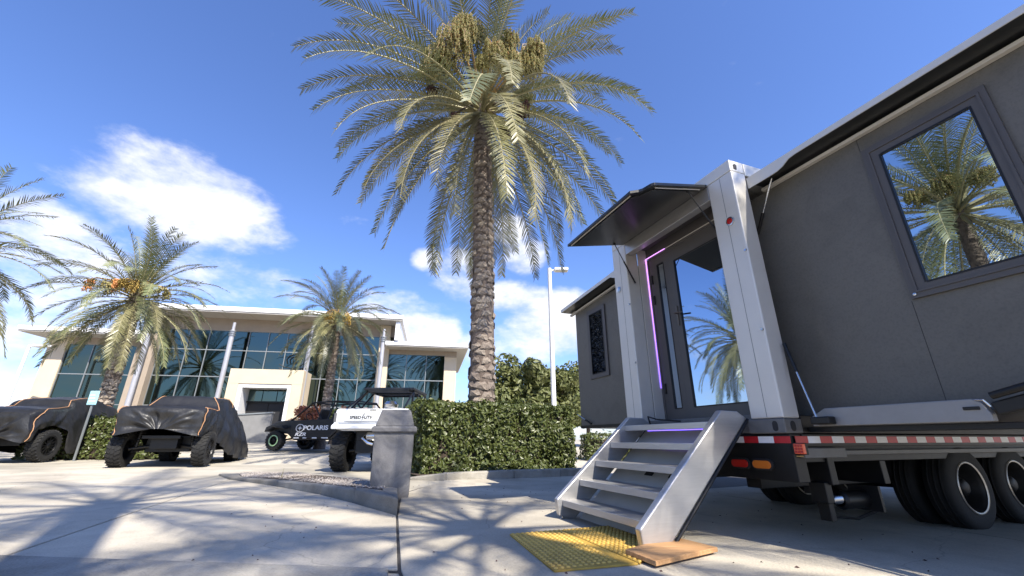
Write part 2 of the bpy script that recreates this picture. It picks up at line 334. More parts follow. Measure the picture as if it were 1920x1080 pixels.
def inside(p, poly):
    c = False
    for i in range(len(poly)):
        a, b = poly[i], poly[i - 1]
        if (a[1] > p[1]) != (b[1] > p[1]) and p[0] < (b[0] - a[0]) * (p[1] - a[1]) / (b[1] - a[1]) + a[0]: c = not c
    return c
k = MB(); rnd = random.Random(3); cnt = 0
while cnt < 5000:
    x, y = rnd.uniform(-5.6, -1.6), rnd.uniform(5.9, 9.8)
    if not inside((x, y), I_): continue
    cnt += 1; h = max(.03, .165 - .030 * math.hypot(x + 1.22, y - 4.97)); r = rnd.uniform(.010, .030); z = G(x, y) + h + .012
    a = rnd.random() * 6; vs = [(x + r * math.cos(a + t) * rnd.uniform(.7, 1.2), y + r * math.sin(a + t) * rnd.uniform(.7, 1.2), z) for t in (0, 1.57, 3.14, 4.71)] + [(x, y, z + r * rnd.uniform(.5, 1.1))]
    k.add([rel(isl, v) for v in vs], [(0, 1, 4), (1, 2, 4), (2, 3, 4), (3, 0, 4)])
tag(k.build('gravel', M['gravel'], isl), kind='stuff')
k = MB()
for (x, y, hh) in [(-4.3, 8.5, .17), (-4.32, 8.52, .1), (-1.9, 5.9, .05), (-1.85, 5.75, .04)]:
    k.tube([rel(isl, (x, y, G(x, y) + .05)), rel(isl, (x + .02, y, G(x, y) + .05 + hh))], [.006, .002], 4)
k.build('weed_stem', M['frond2'], isl)
# dropped leaves and dates on the concrete
rnd = random.Random(11); lm = MB().add([(-.02, 0, 0), (0, -.008, .004), (.025, 0, .002), (0, .009, .005)], [(0, 1, 2, 3)]).mesh('leaf_litter', M['date_ripe'])
k = MB()
for i in range(150):
    x, y = rnd.uniform(-3, 3.5), rnd.uniform(2.9, 8.5); a = rnd.random() * 6; r = rnd.uniform(.006, .017)
    if inside((x, y), O_): continue
    z = G(x, y) + .002; k.add([(x + r * math.cos(a), y + r * math.sin(a), z), (x - r * .5 * math.sin(a), y + r * .5 * math.cos(a), z + .008), (x - r * math.cos(a), y - r * math.sin(a), z + .002), (x + r * .5 * math.sin(a), y - r * .5 * math.cos(a), z)], [(0, 1, 2, 3)])
tag(k.build('leaf_litter', M['date_ripe']), 'dark dry leaf bits scattered on the concrete', 'litter', None, 'stuff')

# ------------------------------------------------------------------ building
K = 34 / 28; PB = Vector((-13.964, 24.27, 0)) * K
bld = empty('dealership_building', (PB.x, PB.y, .2), R(90 - 79.5), 'long beige two storey showroom with blue glass walls and white flat roofs', 'building')
BZ = CZ - .2
def bx(name, m, u0, u1, n0, n1, z0, z1, parent=None, bevel=.01):   # u along the facade, n out of it towards the lot, z above the lens height
    if z0 > -.5: z0 = z0 * K + BZ
    else: z0 = -.6
    return boxo(name, m, parent or bld, u0 * K, u1 * K, -n1 * K, -n0 * K, z0, z1 * K + BZ, bevel)
def panes(us, zs, name='window', n=0.):
    w_ = empty(name, (0, 0, 0)); w_.parent = bld
    for i in range(len(us) - 1):
        for j in range(len(zs) - 1):
            bx('pane', M['glass_b'], us[i] + .025, us[i + 1] - .025, n - .06, n - .03 + .004 * ((i + j) % 2), zs[j] + (.025 if j else -.0), zs[j + 1] - .025, w_, 0)
    for u in us: bx('mullion', M['mull'], u - .02, u + .02, n - .08, n + .03, zs[0], zs[-1], w_, .004)
    for z in zs[1:]: bx('mullion', M['mull'], us[0], us[-1], n - .08, n + .024, z - .025, z + .025, w_, .004)
BASE = -.45
bx('wall', M['dark_in'], -11.2, 10.6, -9, -.12, BASE, 5.2)
bx('wall', M['dark_in'], -6.4, 6.2, -9, -.14, 5.1, 6.7)
# left wing
bx('corner_column', M['beige'], -11.26, -10.4, -1.5, .1, BASE, 5.29)
bx('shaded_band', M['shade_taupe'], -10.4, -6.85, -.3, .06, 4.92, 5.28)  # wall strip over the glass, coloured as it looks in eave shade
panes([-10.4, -9.17, -8.0, -6.85], [BASE, 1.75, 3.31, 4.92])
# pillars beside the central hall
for a, b in ((-6.85, -6.0), (5.87, 6.5)): bx('pillar', M['shade_taupe'] if a < 0 else M['beige'], a, b, -.3, .45 if a < 0 else .2, BASE, 6.7)
us = [-6.0 + 1.0 * i for i in range(12)] + [5.87]
us = [-6.0, -4.65, -3.62, -2.55, -1.5, -.45, .6, 1.65, 2.75, 3.8, 4.85, 5.87]
panes(us, [BASE, 1.75, 3.34, 4.85, 6.0])
bx('shaded_band', M['shade_taupe'], -6.0, 6.8, -.3, .05, 6.0, 6.72)
# right wing
bx('column', M['beige'], 9.9, 10.64, -1.5, .1, BASE, 4.85)
bx('shaded_band', M['shade_taupe'], 6.5, 10.64, -.3, .07, 4.96, 5.22)
bx('shaded_band', M['shade_taupe'], 9.9, 10.64, -1.4, .098, 4.85, 5.21)  # column top recoloured darker, painting the eave's cast shadow
panes([6.5, 7.58, 8.78, 9.9], [BASE, 1.75, 3.39, 4.96])
def roof(u0, u1, n1, zs, ft, slope=0):
    r_ = bx('roof', M['fascia'], u0, u1, -9, n1, zs + ft * .25, zs + ft)
    bx('soffit', M['soffit'], u0 + .06, u1 - .06, -8.8, n1 - .05, zs, zs + ft * .25, r_, .004)
    u = u0 + 1.3
    while u < u1 - .5: bx('soffit_seam', M['shade_taupe'], u - .012, u + .012, .12, n1 - .07, zs - .006, zs, r_, 0); u += 1.55
    return r_
roof(-12.0, -6.4, 1.25, 5.28, .30); roof(6.35, 11.3, 1.2, 5.22, .29)
rc = roof(-7.2, 7.28, 1.5, 6.72, .34)
bx('roof_return', M['fascia'], 6.86, 7.1, -6, 1.3, 5.55, 6.72, rc)
# round columns under the central eave
for u in (-6.12, -2.02, 2.16, 6.2):
    c_ = MB().lathe([(.125 * K, 0), (.125 * K, 6.3 * K), (.08 * K, 6.32 * K), (.08 * K, 6.75 * K)], 16, c=(u * K, -1.0 * K, -.0)).build('round_column', M['colm'], bld, smooth=True)
    for zz in (5.98, 6.1, 6.22): MB().lathe([(.1, 0), (.21, 0), (.21, .05), (.1, .05)], 16, c=(u * K, -1.0 * K, zz * K)).build('collar', M['mull'], c_)
# entrance portal
po = empty('entrance_portal', (0, 0, 0)); po.parent = bld
bx('side_wall', M['beige'], -1.45, -.92, .0, 1.55, BASE, 2.82, po); bx('side_wall', M['beige'], 1.72, 2.25, .0, 1.55, BASE, 2.82, po)
bx('lintel', M['beige'], -1.45, 2.25, .0, 1.55, 2.822, 3.6, po)
bx('jamb', M['fascia'], -.92, -.72, .4, 1.50, BASE, 2.62, po); bx('jamb', M['fascia'], 1.52, 1.72, .4, 1.50, BASE, 2.62, po); bx('head', M['fascia'], -.92, 1.72, .4, 1.5, 2.625, 2.82, po)
for i in range(3): bx('transom_pane', M['glass_b'], -.70 + .74 * i, .0 + .74 * i, .5, .53, 2.0, 2.58, po, 0)
bx('transom_bar', M['black'], -.72, 1.52, .48, .6, 1.92, 1.99, po)
bx('door', M['dark_in'], -.7, .39, .42, .48, BASE, 1.92, po); bx('door', M['dark_in'], .41, 1.5, .42, .48, BASE, 1.92, po)
M['render_grey'] = mat('grey_render', (.20, .20, .20), .85, 0, .1, 2, bump=.2, bscale=40)
# ramp wall and steps in front of the portal
ramp = empty('ramp_wall', (bld.matrix_basis @ Vector((-.4 * K, -3.6 * K, 0)))[:], R(10.5), 'grey rendered ramp wall with metal cap below the entrance portal', 'wall')
rz0 = .2
ramp.location.z = rz0
k = MB(); prof = [(-1.5, -.8), (2.6, -.8), (2.6, 2.05), (-1.5, 1.75)]
k.prism(prof, lambda a, b: (a, -.15, b), lambda a, b: (a, .15, b)); k.build('wall', M['render_grey'], ramp, bevel=.01)
k = MB(); k.prism([(-1.55, 1.755), (2.65, 2.055), (2.65, 2.13), (-1.55, 1.83)], lambda a, b: (a, -.2, b), lambda a, b: (a, .2, b)); k.build('cap', M['mull'], ramp, bevel=.008)
st = empty('entrance_steps', (bld.matrix_basis @ Vector((3.0, -4.3 * K, 0)))[:], R(10.5), 'pale concrete steps rising to the building entrance', 'steps'); st.location.z = .2
for i in range(6): boxo('step', M['kerb'], st, -1.6 + .3 * i, 2.4, -.6 + .0 * i, 1.6, -.5 + .17 * i, -.332 + .17 * i, .01)
# wave emblem on the glass
lg = MB(); W0 = (1.25, 4.35)
def spi(pts, r): lg.tube([((W0[0] + a * .95) * K, -.06, (W0[1] + b * .75) * K + BZ) for a, b in pts], r, 5)
spi([(-.9, -.55), (-.6, -.75), (-.1, -.85), (.5, -.8), (.8, -.6)], .02); spi([(-.9, -.3), (-.55, -.5), (0, -.62), (.55, -.55)], .025)
spi([(-.45, -.25), (-.55, .1), (-.4, .4), (-.05, .55), (.3, .5), (.6, .2), (.75, -.1), (.7, -.4), (.5, -.2), (.3, -.35), (.1, -.1), (-.1, -.3)], .03)
spi([(-.3, -.2), (-.35, .1), (-.2, .3), (.05, .38), (.25, .25), (.2, .05), (.05, .08)], .03); spi([(-.15, -.1), (-.15, .1), (0, .2), (.1, .15)], .025)
lg.build('wave_emblem', M['logo_b'], bld)

# ------------------------------------------------------------------ palms
def frond_mesh(name, L, e0, bend, nleaf, leaf, seed, mats, droop=.35, segs=2, wid=.022, twist=0.):
    rn = random.Random(seed); m = MB(); NS = 14; pts = []; ang = e0; p = Vector((0, 0, 0)); yaw = 0
    dirs = []
    for i in range(NS + 1):
        t = i / NS; a = e0 - bend * (t ** 1.4); yw = twist * t * t
        d = Vector((math.cos(a) * math.cos(yw), math.cos(a) * math.sin(yw), math.sin(a))); pts.append(p.copy()); dirs.append(d); p = p + d * (L / NS)
    m.cur = 1; m.tube(pts, [(.030 * (1 - i / NS) + .005) * (L / 4.5) * (1.9 if i == 0 else 1.3 if i == 1 else 1) for i in range(NS + 1)], 5); m.cur = 0
    for s in (-1, 1):
        for i in range(nleaf):
            t = .13 + .87 * (i + rn.random() * .6) / nleaf; f = t * NS; a = min(int(f), NS - 1); fr = f - a
            b = pts[a].lerp(pts[a + 1], fr); d = dirs[a].lerp(dirs[a + 1], fr).normalized()
            side = d.cross(Vector((0, 0, 1))); side = side.normalized() if side.length > .05 else Vector((0, 1, 0))
            upv = side.cross(d).normalized()
            pf = min(1, .35 + 2.6 * (t - .1)) * (1 if t < .7 else 1 - .55 * (t - .7) / .3); ll = leaf * pf * rn.uniform(.85, 1.1)
            fw = .55 + .55 * t + rn.uniform(-.12, .12); lift = rn.uniform(.10, .5)
            q = (side * s * 1.0 + d * fw + upv * lift).normalized(); wv = d.cross(q).cross(q).normalized() * wid * rn.uniform(.8, 1.2) * (L / 4.5) ** .4
            pr = b; vs = [b - wv * .5, b + wv * .5]; fs = []
            for k_ in range(1, segs + 1):
                u = k_ / segs; q2 = (q - Vector((0, 0, 1)) * droop * u * rn.uniform(.6, 1.3)).normalized(); pr = pr + q2 * (ll / segs); wk = 1 - .35 * u
                if k_ < segs: vs += [pr - wv * .5 * wk * 1.15, pr + wv * .5 * wk * 1.15]; o = len(vs) - 4; fs.append((o, o + 1, o + 3, o + 2))
                else: vs.append(pr); o = len(vs) - 3; fs.append((o, o + 1, o + 2))
            m.add(vs, fs)
    me = bpy.data.meshes.new(name); me.from_pydata(m.v, [], m.f)
    for x in mats: me.materials.append(x)
    me.polygons.foreach_set('material_index', m.m); me.update(); return me
def fronds_set(L, nleaf, leaf, segs, seed, wid):
    res = []
    for i, (e0, bend) in enumerate([(82, 20), (74, 38), (64, 52), (52, 66), (40, 72), (26, 74), (12, 70), (-4, 64), (-20, 54), (-38, 42), (-54, 28)]):
        for v in range(2):
            ml = [M['frond'] if e0 > 5 or v == 0 else M['frond2'], M['rachis']]
            res.append((e0, frond_mesh('frond', L * (1.0 if e0 < 70 else .92) * (1 if v == 0 else .93), R(e0 - 4 * v), R(bend + 9 * v), nleaf, leaf, seed + i * 2 + v, ml, segs=segs, wid=wid, twist=.12 * (1 if v else -1))))
    return res
FS_big = fronds_set(5.6, 74, .56, 3, 100, .026)
FS_mid = fronds_set(3.4, 46, .44, 2, 300, .032)
def date_cluster(name, parent, base, az, reach, drop, size, mdate, nd, seed, dsz=.022, stalk=None):
    rn = random.Random(seed); c = Vector((math.cos(az), math.sin(az), 0)); k = MB(); hd = Vector(base); end = hd + c * reach + Vector((0, 0, .25 * reach))
    tip = end + c * .12 + Vector((0, 0, -.1)); k.tube([hd, hd.lerp(end, .5) + Vector((0, 0, .12)), end, tip], [.035, .03, .026, .02], 6)
    dd = MB()
    for i in range(nd // 7):
        a = rn.random() * 6.28; rr = size * math.sqrt(rn.random()); q = tip + Vector((rr * math.cos(a), rr * math.sin(a), -drop * rn.uniform(.35, 1.0)))
        md = tip.lerp(q, .5) + Vector((rr * .35 * math.cos(a), rr * .35 * math.sin(a), .12)); k.tube([tip, md, q], [.006, .005, .003], 3, False)
        for j in range(7):
            t = rn.uniform(.45, 1); pp = (md.lerp(q, (t - .45) / .55)) + Vector((rn.uniform(-1, 1), rn.uniform(-1, 1), rn.uniform(-1, 1))) * .035; s = dsz * rn.uniform(.8, 1.2)
            dd.add([pp + Vector(v) * s for v in ((1, 0, 0), (0, 1, 0), (-1, 0, 0), (0, -1, 0), (0, 0, 1.35), (0, 0, -1.35))], [(0, 1, 4), (1, 2, 4), (2, 3, 4), (3, 0, 4), (1, 0, 5), (2, 1, 5), (3, 2, 5), (0, 3, 5)])
    o = k.build(name, stalk or M['stalk'], parent); tag(dd.build('dates', mdate, o, smooth=True), kind='stuff')
    return o
bootm = MB().add([(-.5, 0, 0), (-.28, .5, -.02), (.28, .5, -.02), (.5, 0, 0), (.3, .2, .62), (-.3, .2, .62), (0, .75, .35), (0, .02, .95), (0, .1, -.30)],
                 [(0, 1, 6, 5), (1, 2, 6), (2, 3, 4, 6), (4, 7, 5, 6), (0, 8, 1), (8, 2, 1), (8, 3, 2)]).mesh('leaf_base', M['boot'])
def palm(name, x, y, crown_z, label, FS, n, r0, r1, seed, group='date palms', boots=0, up=1.0, lean=0., opened=False, jitter=1., frond_scale=1.):
    rn = random.Random(seed); gz = G(x, y); t = empty(name, (x, y, gz), 0, label, 'palm tree', group); H = crown_z - gz
    k = MB(); NS = 26
    pts = []; rad = []
    for i in range(NS + 1):
        u = i / NS; pts.append((.05 * math.sin(u * 3) + lean * u, .03 * math.sin(u * 4 + 1), u * H - .1 * (i == 0))); rad.append((r0 * (1 - u) + r1 * u) * (1 + .35 * max(0, .08 - u) / .08) * rn.uniform(.96, 1.05))
    pts.append((lean, 0, H + .35)); rad.append(r1 * .55)
    k.tube(pts, rad, 16); k.build('trunk', M['trunk'], t, smooth=True)
    if boots:
        rows = int(H / (r0 * .62)); per = 6; rest = MB(); cnt_ = 0
        for rI in range(rows):
            z = .1 + rI * (H - .1) / rows; u = z / H; rr = r0 * (1 - u) + r1 * u
            for c_ in range(per):
                a = 2 * math.pi * (c_ + .5 * (rI % 2)) / per + rn.uniform(-.09, .09); s = rr * rn.uniform(.9, 1.5); tilt = rn.uniform(-.35, .35)
                loc = Vector((rr * .93 * math.cos(a) + .05 * math.sin(u * 3) + lean * u, rr * .93 * math.sin(a) + .03 * math.sin(u * 4 + 1), z + rn.uniform(-.04, .04)))
                Mx = Matrix.Translation(loc) @ Matrix.Rotation(a - math.pi / 2, 4, 'Z') @ Matrix.Rotation(tilt, 4, 'Y') @ Matrix.Diagonal((s * .95, s * .26, s * .56, 1))
                if rn.random() < .10: continue
                facing = math.cos(a - math.atan2(-y, -x)) > -.35
                if boots > 1 and facing and cnt_ < 290 and rI < rows * .95: o = link('leaf_base', bootm, t); o.matrix_local = Mx; cnt_ += 1
                else: rest.add([Mx @ v.co for v in bootm.vertices], [tuple(p.vertices) for p in bootm.polygons])
        tag(rest.build('old_leaf_bases', M['boot'], t), kind='stuff')
    for i in range(n):
        u = (i + .5) / n
        e = 84 - 140 * (u ** 1.12) * up + rn.uniform(-6, 6) * jitter; az = i * 2.39996 + rn.uniform(-.25, .25)
        if opened and math.cos(az + math.pi / 2) > .66 and 12 < e < 64:
            if rn.random() < .8: continue
        best = sorted(FS, key=lambda f: abs(f[0] - e))[:3]; me = best[rn.randrange(2)][1]
        o = link('frond', me, t, (r1 * .6 * math.cos(az) + lean, r1 * .6 * math.sin(az), H + .30 - .55 * u), (rn.uniform(-.14, .14), R(rn.uniform(-4, 4)), az)); s = rn.uniform(.88, 1.06) * frond_scale; o.scale = (s, s, s)
    return t, H
pm, H = palm('date_palm', -.77, 10.9, 10.95, 'tall date palm with fruit clusters rising from behind the clipped hedge', FS_big, 98, .335, .24, 5, boots=2, lean=-.22, opened=True, frond_scale=1.06)
def hang(parent, H, lst, mdate, stalk, seed, dens=1.0, dsz=.026):
    "fruit bunches hanging from arched stalks: offset of the stalk tip from the crown, drop, radius"
    for i, (tx, ty, tz, drop, size) in enumerate(lst):
        rn = random.Random(seed + i); k = MB(); h0 = Vector((parent.get('lean', 0.), 0, H + .25)); tip = h0 + Vector((tx, ty, tz)); md = h0.lerp(tip, .55) + Vector((0, 0, .16))
        k.tube([h0, md, tip, tip + Vector((tx * .06, ty * .06, -.06))], [.04, .034, .028, .02], 6); dd = MB(); ns = int(150 * dens * size / .4)
        for s_ in range(ns):
            a = rn.random() * 6.28; rr = size * math.sqrt(rn.random()); q = tip + Vector((rr * math.cos(a), rr * math.sin(a), -drop * rn.uniform(.3, 1.0) * (1 - .35 * rr / size)))
            m_ = tip.lerp(q, .45) + Vector((rr * .45 * math.cos(a), rr * .45 * math.sin(a), .10)); k.tube([tip, m_, q], [.006, .005, .003], 3, False)
            for j in range(9):
                t = rn.uniform(.1, 1); pp = m_.lerp(q, t) + Vector((rn.uniform(-1, 1), rn.uniform(-1, 1), rn.uniform(-1, 1))) * .03; z_ = dsz * rn.uniform(.8, 1.2)
                dd.add([pp + Vector(v) * z_ for v in ((1, 0, 0), (0, 1, 0), (-1, 0, 0), (0, -1, 0), (0, 0, 1.3), (0, 0, -1.3))], [(0, 1, 4), (1, 2, 4), (2, 3, 4), (3, 0, 4), (1, 0, 5), (2, 1, 5), (3, 2, 5), (0, 3, 5)])
        o = k.build('date_cluster', stalk, parent); tag(dd.build('dates', mdate, o, smooth=True), kind='stuff')
pm['lean'] = -.22
hang(pm, H, [(-.75, -1.7, 1.25, 1.5, .55), (-1.25, -1.35, .75, 1.15, .48), (-.45, -1.7, 1.7, 1.1, .40), (.42, -1.6, .85, 1.0, .34), (.95, -1.5, .5, 1.0, .40), (1.65, -1.3, 1.2, 1.15, .42), (1.55, -1.3, .5, .85, .36), (-1.7, -.5, 1.3, 1.0, .36), (.9, -.8, 2.2, 1.0, .34), (-.2, -.9, 2.4, 1.0, .36), (1.4, .6, 1.2, 1.0, .36), (-1.0, .9, 1.2, 1.0, .36), (.1, -1.5, .35, .5, .2)], M['date'], M['stalk'], 40)
hang(pm, H, [(1.25, -.75, -.75, .85, .15), (1.45, -.7, -.55, .7, .13), (.75, -.6, -1.35, .6, .14), (-.75, -.7, -.95, .6, .14), (-1.55, -.7, .1, .6, .15)], M['date_ripe'], M['bark'], 60, .7)
p2_, H2 = palm('date_palm', -14.45, 15.2, 5.1 + CZ, 'medium date palm with an orange fruit bunch beside the left covered vehicles', FS_mid, 80, .24, .20, 21, boots=1, frond_scale=.93)
for i, (az, md, sz) in enumerate([(195, 'date_or', .16), (280, 'date_gold', .18), (325, 'date', .22), (300, 'date_gold', .14), (230, 'date', .24), (10, 'date', .25), (262, 'date_or', .10)]):
    date_cluster('date_cluster', p2_, (0, 0, H2 + .35), R(az), .75 if i else 1.5, .5, sz, M[md], 200, 80 + i, .03)
p3_, H3 = palm('date_palm', -8.95, 20.65, 5.75 + CZ, 'slender date palm in front of the glass showroom hall', FS_mid, 72, .21, .17, 33, boots=1, frond_scale=.92)
for i in range(4): date_cluster('date_cluster', p3_, (0, 0, H3 + .3), R(200 + 45 * i), .5, .7, .2, M['date_gold' if i % 2 else 'date'], 160, 95 + i, .03)
palm('date_palm', -15.6, 10.2, 4.75 + CZ, 'date palm at the left picture edge, only its right fronds showing', FS_mid, 56, .24, .2, 44, frond_scale=.92)
palm('date_palm', 5.0, -3.0, 9.3, 'date palm behind the viewer that shades the concrete', FS_big, 26, .28, .22, 51, 'date palms behind the viewer')
palm('date_palm', 1.7, -3.4, 11.3, 'date palm behind the viewer, taller, that shades the lot', FS_big, 18, .28, .22, 52, 'date palms behind the viewer')
pw, Hw = palm('date_palm', -15.5, 1.7, 9.3, 'date palm mirrored in the large cabin window', FS_big, 70, .3, .24, 53, 'date palms left of the viewer', frond_scale=1.1)
hang(pw, Hw, [(.9, 0, 1.0, 1.1, .45), (.6, .9, .9, 1.0, .4), (.7, -.9, .9, 1.0, .4)], M['date'], M['stalk'], 90)
palm('date_palm', -25.4, 13.7, 7.5, 'date palm mirrored in the cabin door', FS_big, 44, .28, .22, 54, 'date palms left of the viewer')

# ------------------------------------------------------------------ hedge, trees, shrubs
def leaf_cloud(n, sampler, size, seed, mesh=None):
    rn = random.Random(seed); k = MB()
    for i in range(n):
        p, nrm = sampler(rn); d = (nrm + Vector((rn.gauss(0, .7), rn.gauss(0, .7), rn.gauss(0, .6) + .25))).normalized(); a = d.orthogonal().normalized(); a = Matrix.Rotation(rn.random() * 6.28, 3, d) @ a; b = d.cross(a); s = size * rn.uniform(.5, 1.4)
        k.add([p - a * s, p + b * s * .5 + d * s * .12, p + a * s, p - b * s * .5 + d * s * .12], [(0, 1, 2, 3)])
    return k
def hedge(name, pts, width, h, label, nleaf, size, seed, m='hleaf', cat='hedge'):
    (x0, y0), (x1, y1) = pts; gz = min(G(x0, y0), G(x1, y1)); t = empty(name, ((x0 + x1) / 2, (y0 + y1) / 2, gz), math.atan2(y1 - y0, x1 - x0), label, cat); L = math.hypot(x1 - x0, y1 - y0)
    def bulge(p): return noise.noise(p * 1.1 + Vector((seed, 0, 0))) * .15 + noise.noise(p * 3.1) * .08 + noise.noise(p * 7.0) * .04
    def smp(rn):
        f = rn.random(); dep = rn.random() ** 2 * -.12
        if f < .42: p = Vector((rn.uniform(-L / 2, L / 2), -width / 2, rn.uniform(.03, h))); nn = Vector((0, -1, 0))
        elif f < .5: p = Vector((rn.uniform(-L / 2, L / 2), width / 2, rn.uniform(.03, h))); nn = Vector((0, 1, 0))
        elif f < .78: p = Vector((rn.uniform(-L / 2, L / 2), rn.uniform(-width / 2, width / 2), h)); nn = Vector((0, 0, 1))
        else: s = rn.choice((-1, 1)); p = Vector((s * L / 2, rn.uniform(-width / 2, width / 2), rn.uniform(.03, h))); nn = Vector((s, 0, 0))
        if rn.random() < .04: dep = rn.uniform(0, .11)
        if noise.noise(p * 4.3 + Vector((0, seed, 0))) < -.18 and rn.random() < .75: dep -= .13
        c = Vector((max(-L / 2 + .15, min(L / 2 - .15, p.x)), max(-width / 2 + .15, min(width / 2 - .15, p.y)), max(.0, min(p.z, h - .15)))); q = p - c
        if q.length > .15: p = c + q.normalized() * .15
        return p + nn * (dep + bulge(p)), nn
    tag(leaf_cloud(nleaf, smp, size, seed).build('foliage', M[m], t), kind='stuff')
    boxo('dark_core', M['bark'] if 0 else M['soil'], t, -L / 2 + .16, L / 2 - .16, -width / 2 + .16, width / 2 - .16, .02, h - .16, .1)  # solid dark box in place of the shaded twigs inside the hedge
    return t
hA, hB = Vector((-1.95, 9.55)), Vector((1.55, 11.25)); hd_ = (hB - hA).normalized(); hn = Vector((-hd_.y, hd_.x))
hedge('clipped_hedge', [tuple(hA + hn * .75), tuple(hB + hn * .75)], 1.7, 1.60, 'dense clipped green hedge around the tall palm base', 30000, .047, 3)
pk = empty('planter_kerb', (hA.x, hA.y, G(*hA)), 0, 'raised pale concrete kerb in front of the clipped hedge', 'kerb')
kps = [(-2.1, 9.0), (-1.3, 8.95), (.05, 9.7), (1.1, 10.25), (2.3, 10.95)]
for i in range(4):
    a, b = Vector(kps[i]), Vector(kps[i + 1]); d = (b - a).normalized() * .006; nn = Vector((-d.y, d.x)).normalized() * .2; h_ = [.03, .13, .15, .15, .15]
    a, b = a + d, b - d; q = [a, b, b + nn, a + nn]; hh = [h_[i], h_[i + 1], h_[i + 1], h_[i]]
    bot = [rel(pk, (p.x, p.y, G(p.x, p.y) - .05)) for p in q]; top = [rel(pk, (p.x, p.y, G(p.x, p.y) + z)) for p, z in zip(q, hh)]
    MB().add(bot + top, [(3, 2, 1, 0), (4, 5, 6, 7), (0, 1, 5, 4), (1, 2, 6, 5), (2, 3, 7, 6), (3, 0, 4, 7)]).build('kerb_stone', M['kerb'], pk, bevel=.02)
MB().add([rel(pk, (x, y, G(x, y) + .06)) for x, y in ((-1.9, 9.15), (-1.2, 9.1), (2.2, 11.05), (1.3, 12.6), (-2.8, 10.9))], [(0, 1, 2, 3, 4)]).build('soil', M['soil'], pk)
def bush(name, x, y, rx, ry, rz, zc, label, n, size, seed, m, cat, trunk=True, group=None):
    gz = G(x, y); t = empty(name, (x, y, gz), 0, label, cat, group); rn0 = random.Random(seed)
    lobes = [(Vector((rn0.uniform(-.62, .62) * rx, rn0.uniform(-.62, .62) * ry, zc + rn0.uniform(-.6, .62) * rz)), rn0.uniform(.26, .46)) for _ in range(22)]
    def smp(rn):
        c, s = rn.choice(lobes); v = Vector((rn.gauss(0, 1), rn.gauss(0, 1), rn.gauss(0, 1))).normalized(); r = s * rn.random() ** .35
        return c + Vector((v.x * rx * r, v.y * ry * r, v.z * rz * r)), v
    tag(leaf_cloud(n, smp, size, seed).build('crown', M[m], t), kind='stuff')
    if trunk:
        k = MB(); k.tube([(0, 0, -.1), (.05, 0, zc * .5), (0, .05, zc)], [.14, .1, .06], 8)
        for i in range(7): c, s = lobes[i * 3]; k.tube([(0, 0, zc * .45), (c.x * .5, c.y * .5, (c.z + zc * .45) / 2 + .1), tuple(c)], [.06, .045, .015], 5)
        k.build('trunk', M['bark'], t, smooth=True)
    return t
bush('broadleaf_tree', .45, 20.6, 2.0, 1.8, 1.75, 2.65, 'rounded olive green tree just right of the palm trunk', 9000, .13, 5, 'tleaf', 'tree')
bush('broadleaf_tree', 2.2, 22.0, 1.7, 1.6, 1.8, 2.5, 'bushy tree behind the white light pole', 7000, .12, 6, 'tleaf', 'tree')
bush('broadleaf_tree', 4.4, 25.5, 2.2, 2, 2.2, 3.0, 'light green tree beside the left end of the cabin', 9000, .14, 7, 'tleaf2', 'tree')
hedge('clipped_hedge', [(2.6, 16.5), (6.5, 17.2)], 1.0, .9, 'low dark hedge seen below the left cabin wing', 4000, .06, 9)
hedge('clipped_hedge', [(-15.2, 14.2), (-11.4, 14.9)], 1.2, 1.25, 'low green hedge between the two covered vehicles', 7000, .06, 12)
for i, (x, y, m, lb) in enumerate([(-11.5, 24.6, 'rleaf', 'red leaved shrub below the slender palm'), (-10.2, 24.9, 'tleaf2', 'yellow green shrub below the slender palm'), (-9.2, 25.2, 'rleaf', 'red flowering shrub behind the white vehicle')]):
    bush('shrub', x, y, 1.1, .8, .8, 1.35, lb, 2200, .08, 70 + i, m, 'shrub', True)

# ------------------------------------------------------------------ light poles, sign, bin
def lamp_pole(x, y, top, r, arm, label):
    gz = G(x, y); t = empty('light_pole', (x, y, gz), 0, label, 'light pole', 'parking lot light poles'); H = top - gz
    boxo('base', M['kerb'], t, -.25, .25, -.25, .25, -.1, .5, .03)
    MB().tube([(0, 0, .4), (0, 0, H)], [r, r * .8], 12).build('pole', M['pole'], t, smooth=True)
    MB().tube([(0, 0, H - .12), (arm * .5, 0, H - .08)], .045, 8).build('arm', M['pole'], t)
    h = MB().box(arm * .3, arm * 1.15, -.17, .17, H - .14, H - .0).build('lamp_head', M['pole'], t, bevel=.03); boxo('lens', M['fold'], h, arm * .4, arm * 1.1, -.13, .13, H - .155, H - .139, 0)
lamp_pole(1.74, 17.9, 7.5 + CZ, .11, .75, 'tall white light pole standing behind the hedge right of the palm')
lamp_pole(-28.9, 24.6, 5.35 + CZ, .10, 1.0, 'white light pole at the left end of the building')
sg = empty('parking_sign', (-13.25, 13.6, G(-13.25, 13.6)), 0, 'small pale blue parking sign on a thin post beside the left covered vehicle', 'sign')
boxo('post', M['mull'], sg, -.025, .025, -.02, .02, -.1, 1.9, .003); sp = boxo('sign_panel', M['sign_blue'], sg, -.15, .15, -.05, -.03, 1.62, 2.05, .01)
for i in range(3): boxo('print_line', M['logo'], sp, -.10, .10 - .03 * i, -.055, -.051, 1.72 + .09 * i, 1.75 + .09 * i, 0)
tb = empty('trash_bin', (-1.735, 6.55, G(-1.735, 6.55)), R(12), 'square grey swirled concrete trash bin with tapered hood', 'trash bin')
k = MB(); 
def ring(w_, z): return [(-w_, -w_, z), (w_, -w_, z), (w_, w_, z), (-w_, w_, z)]
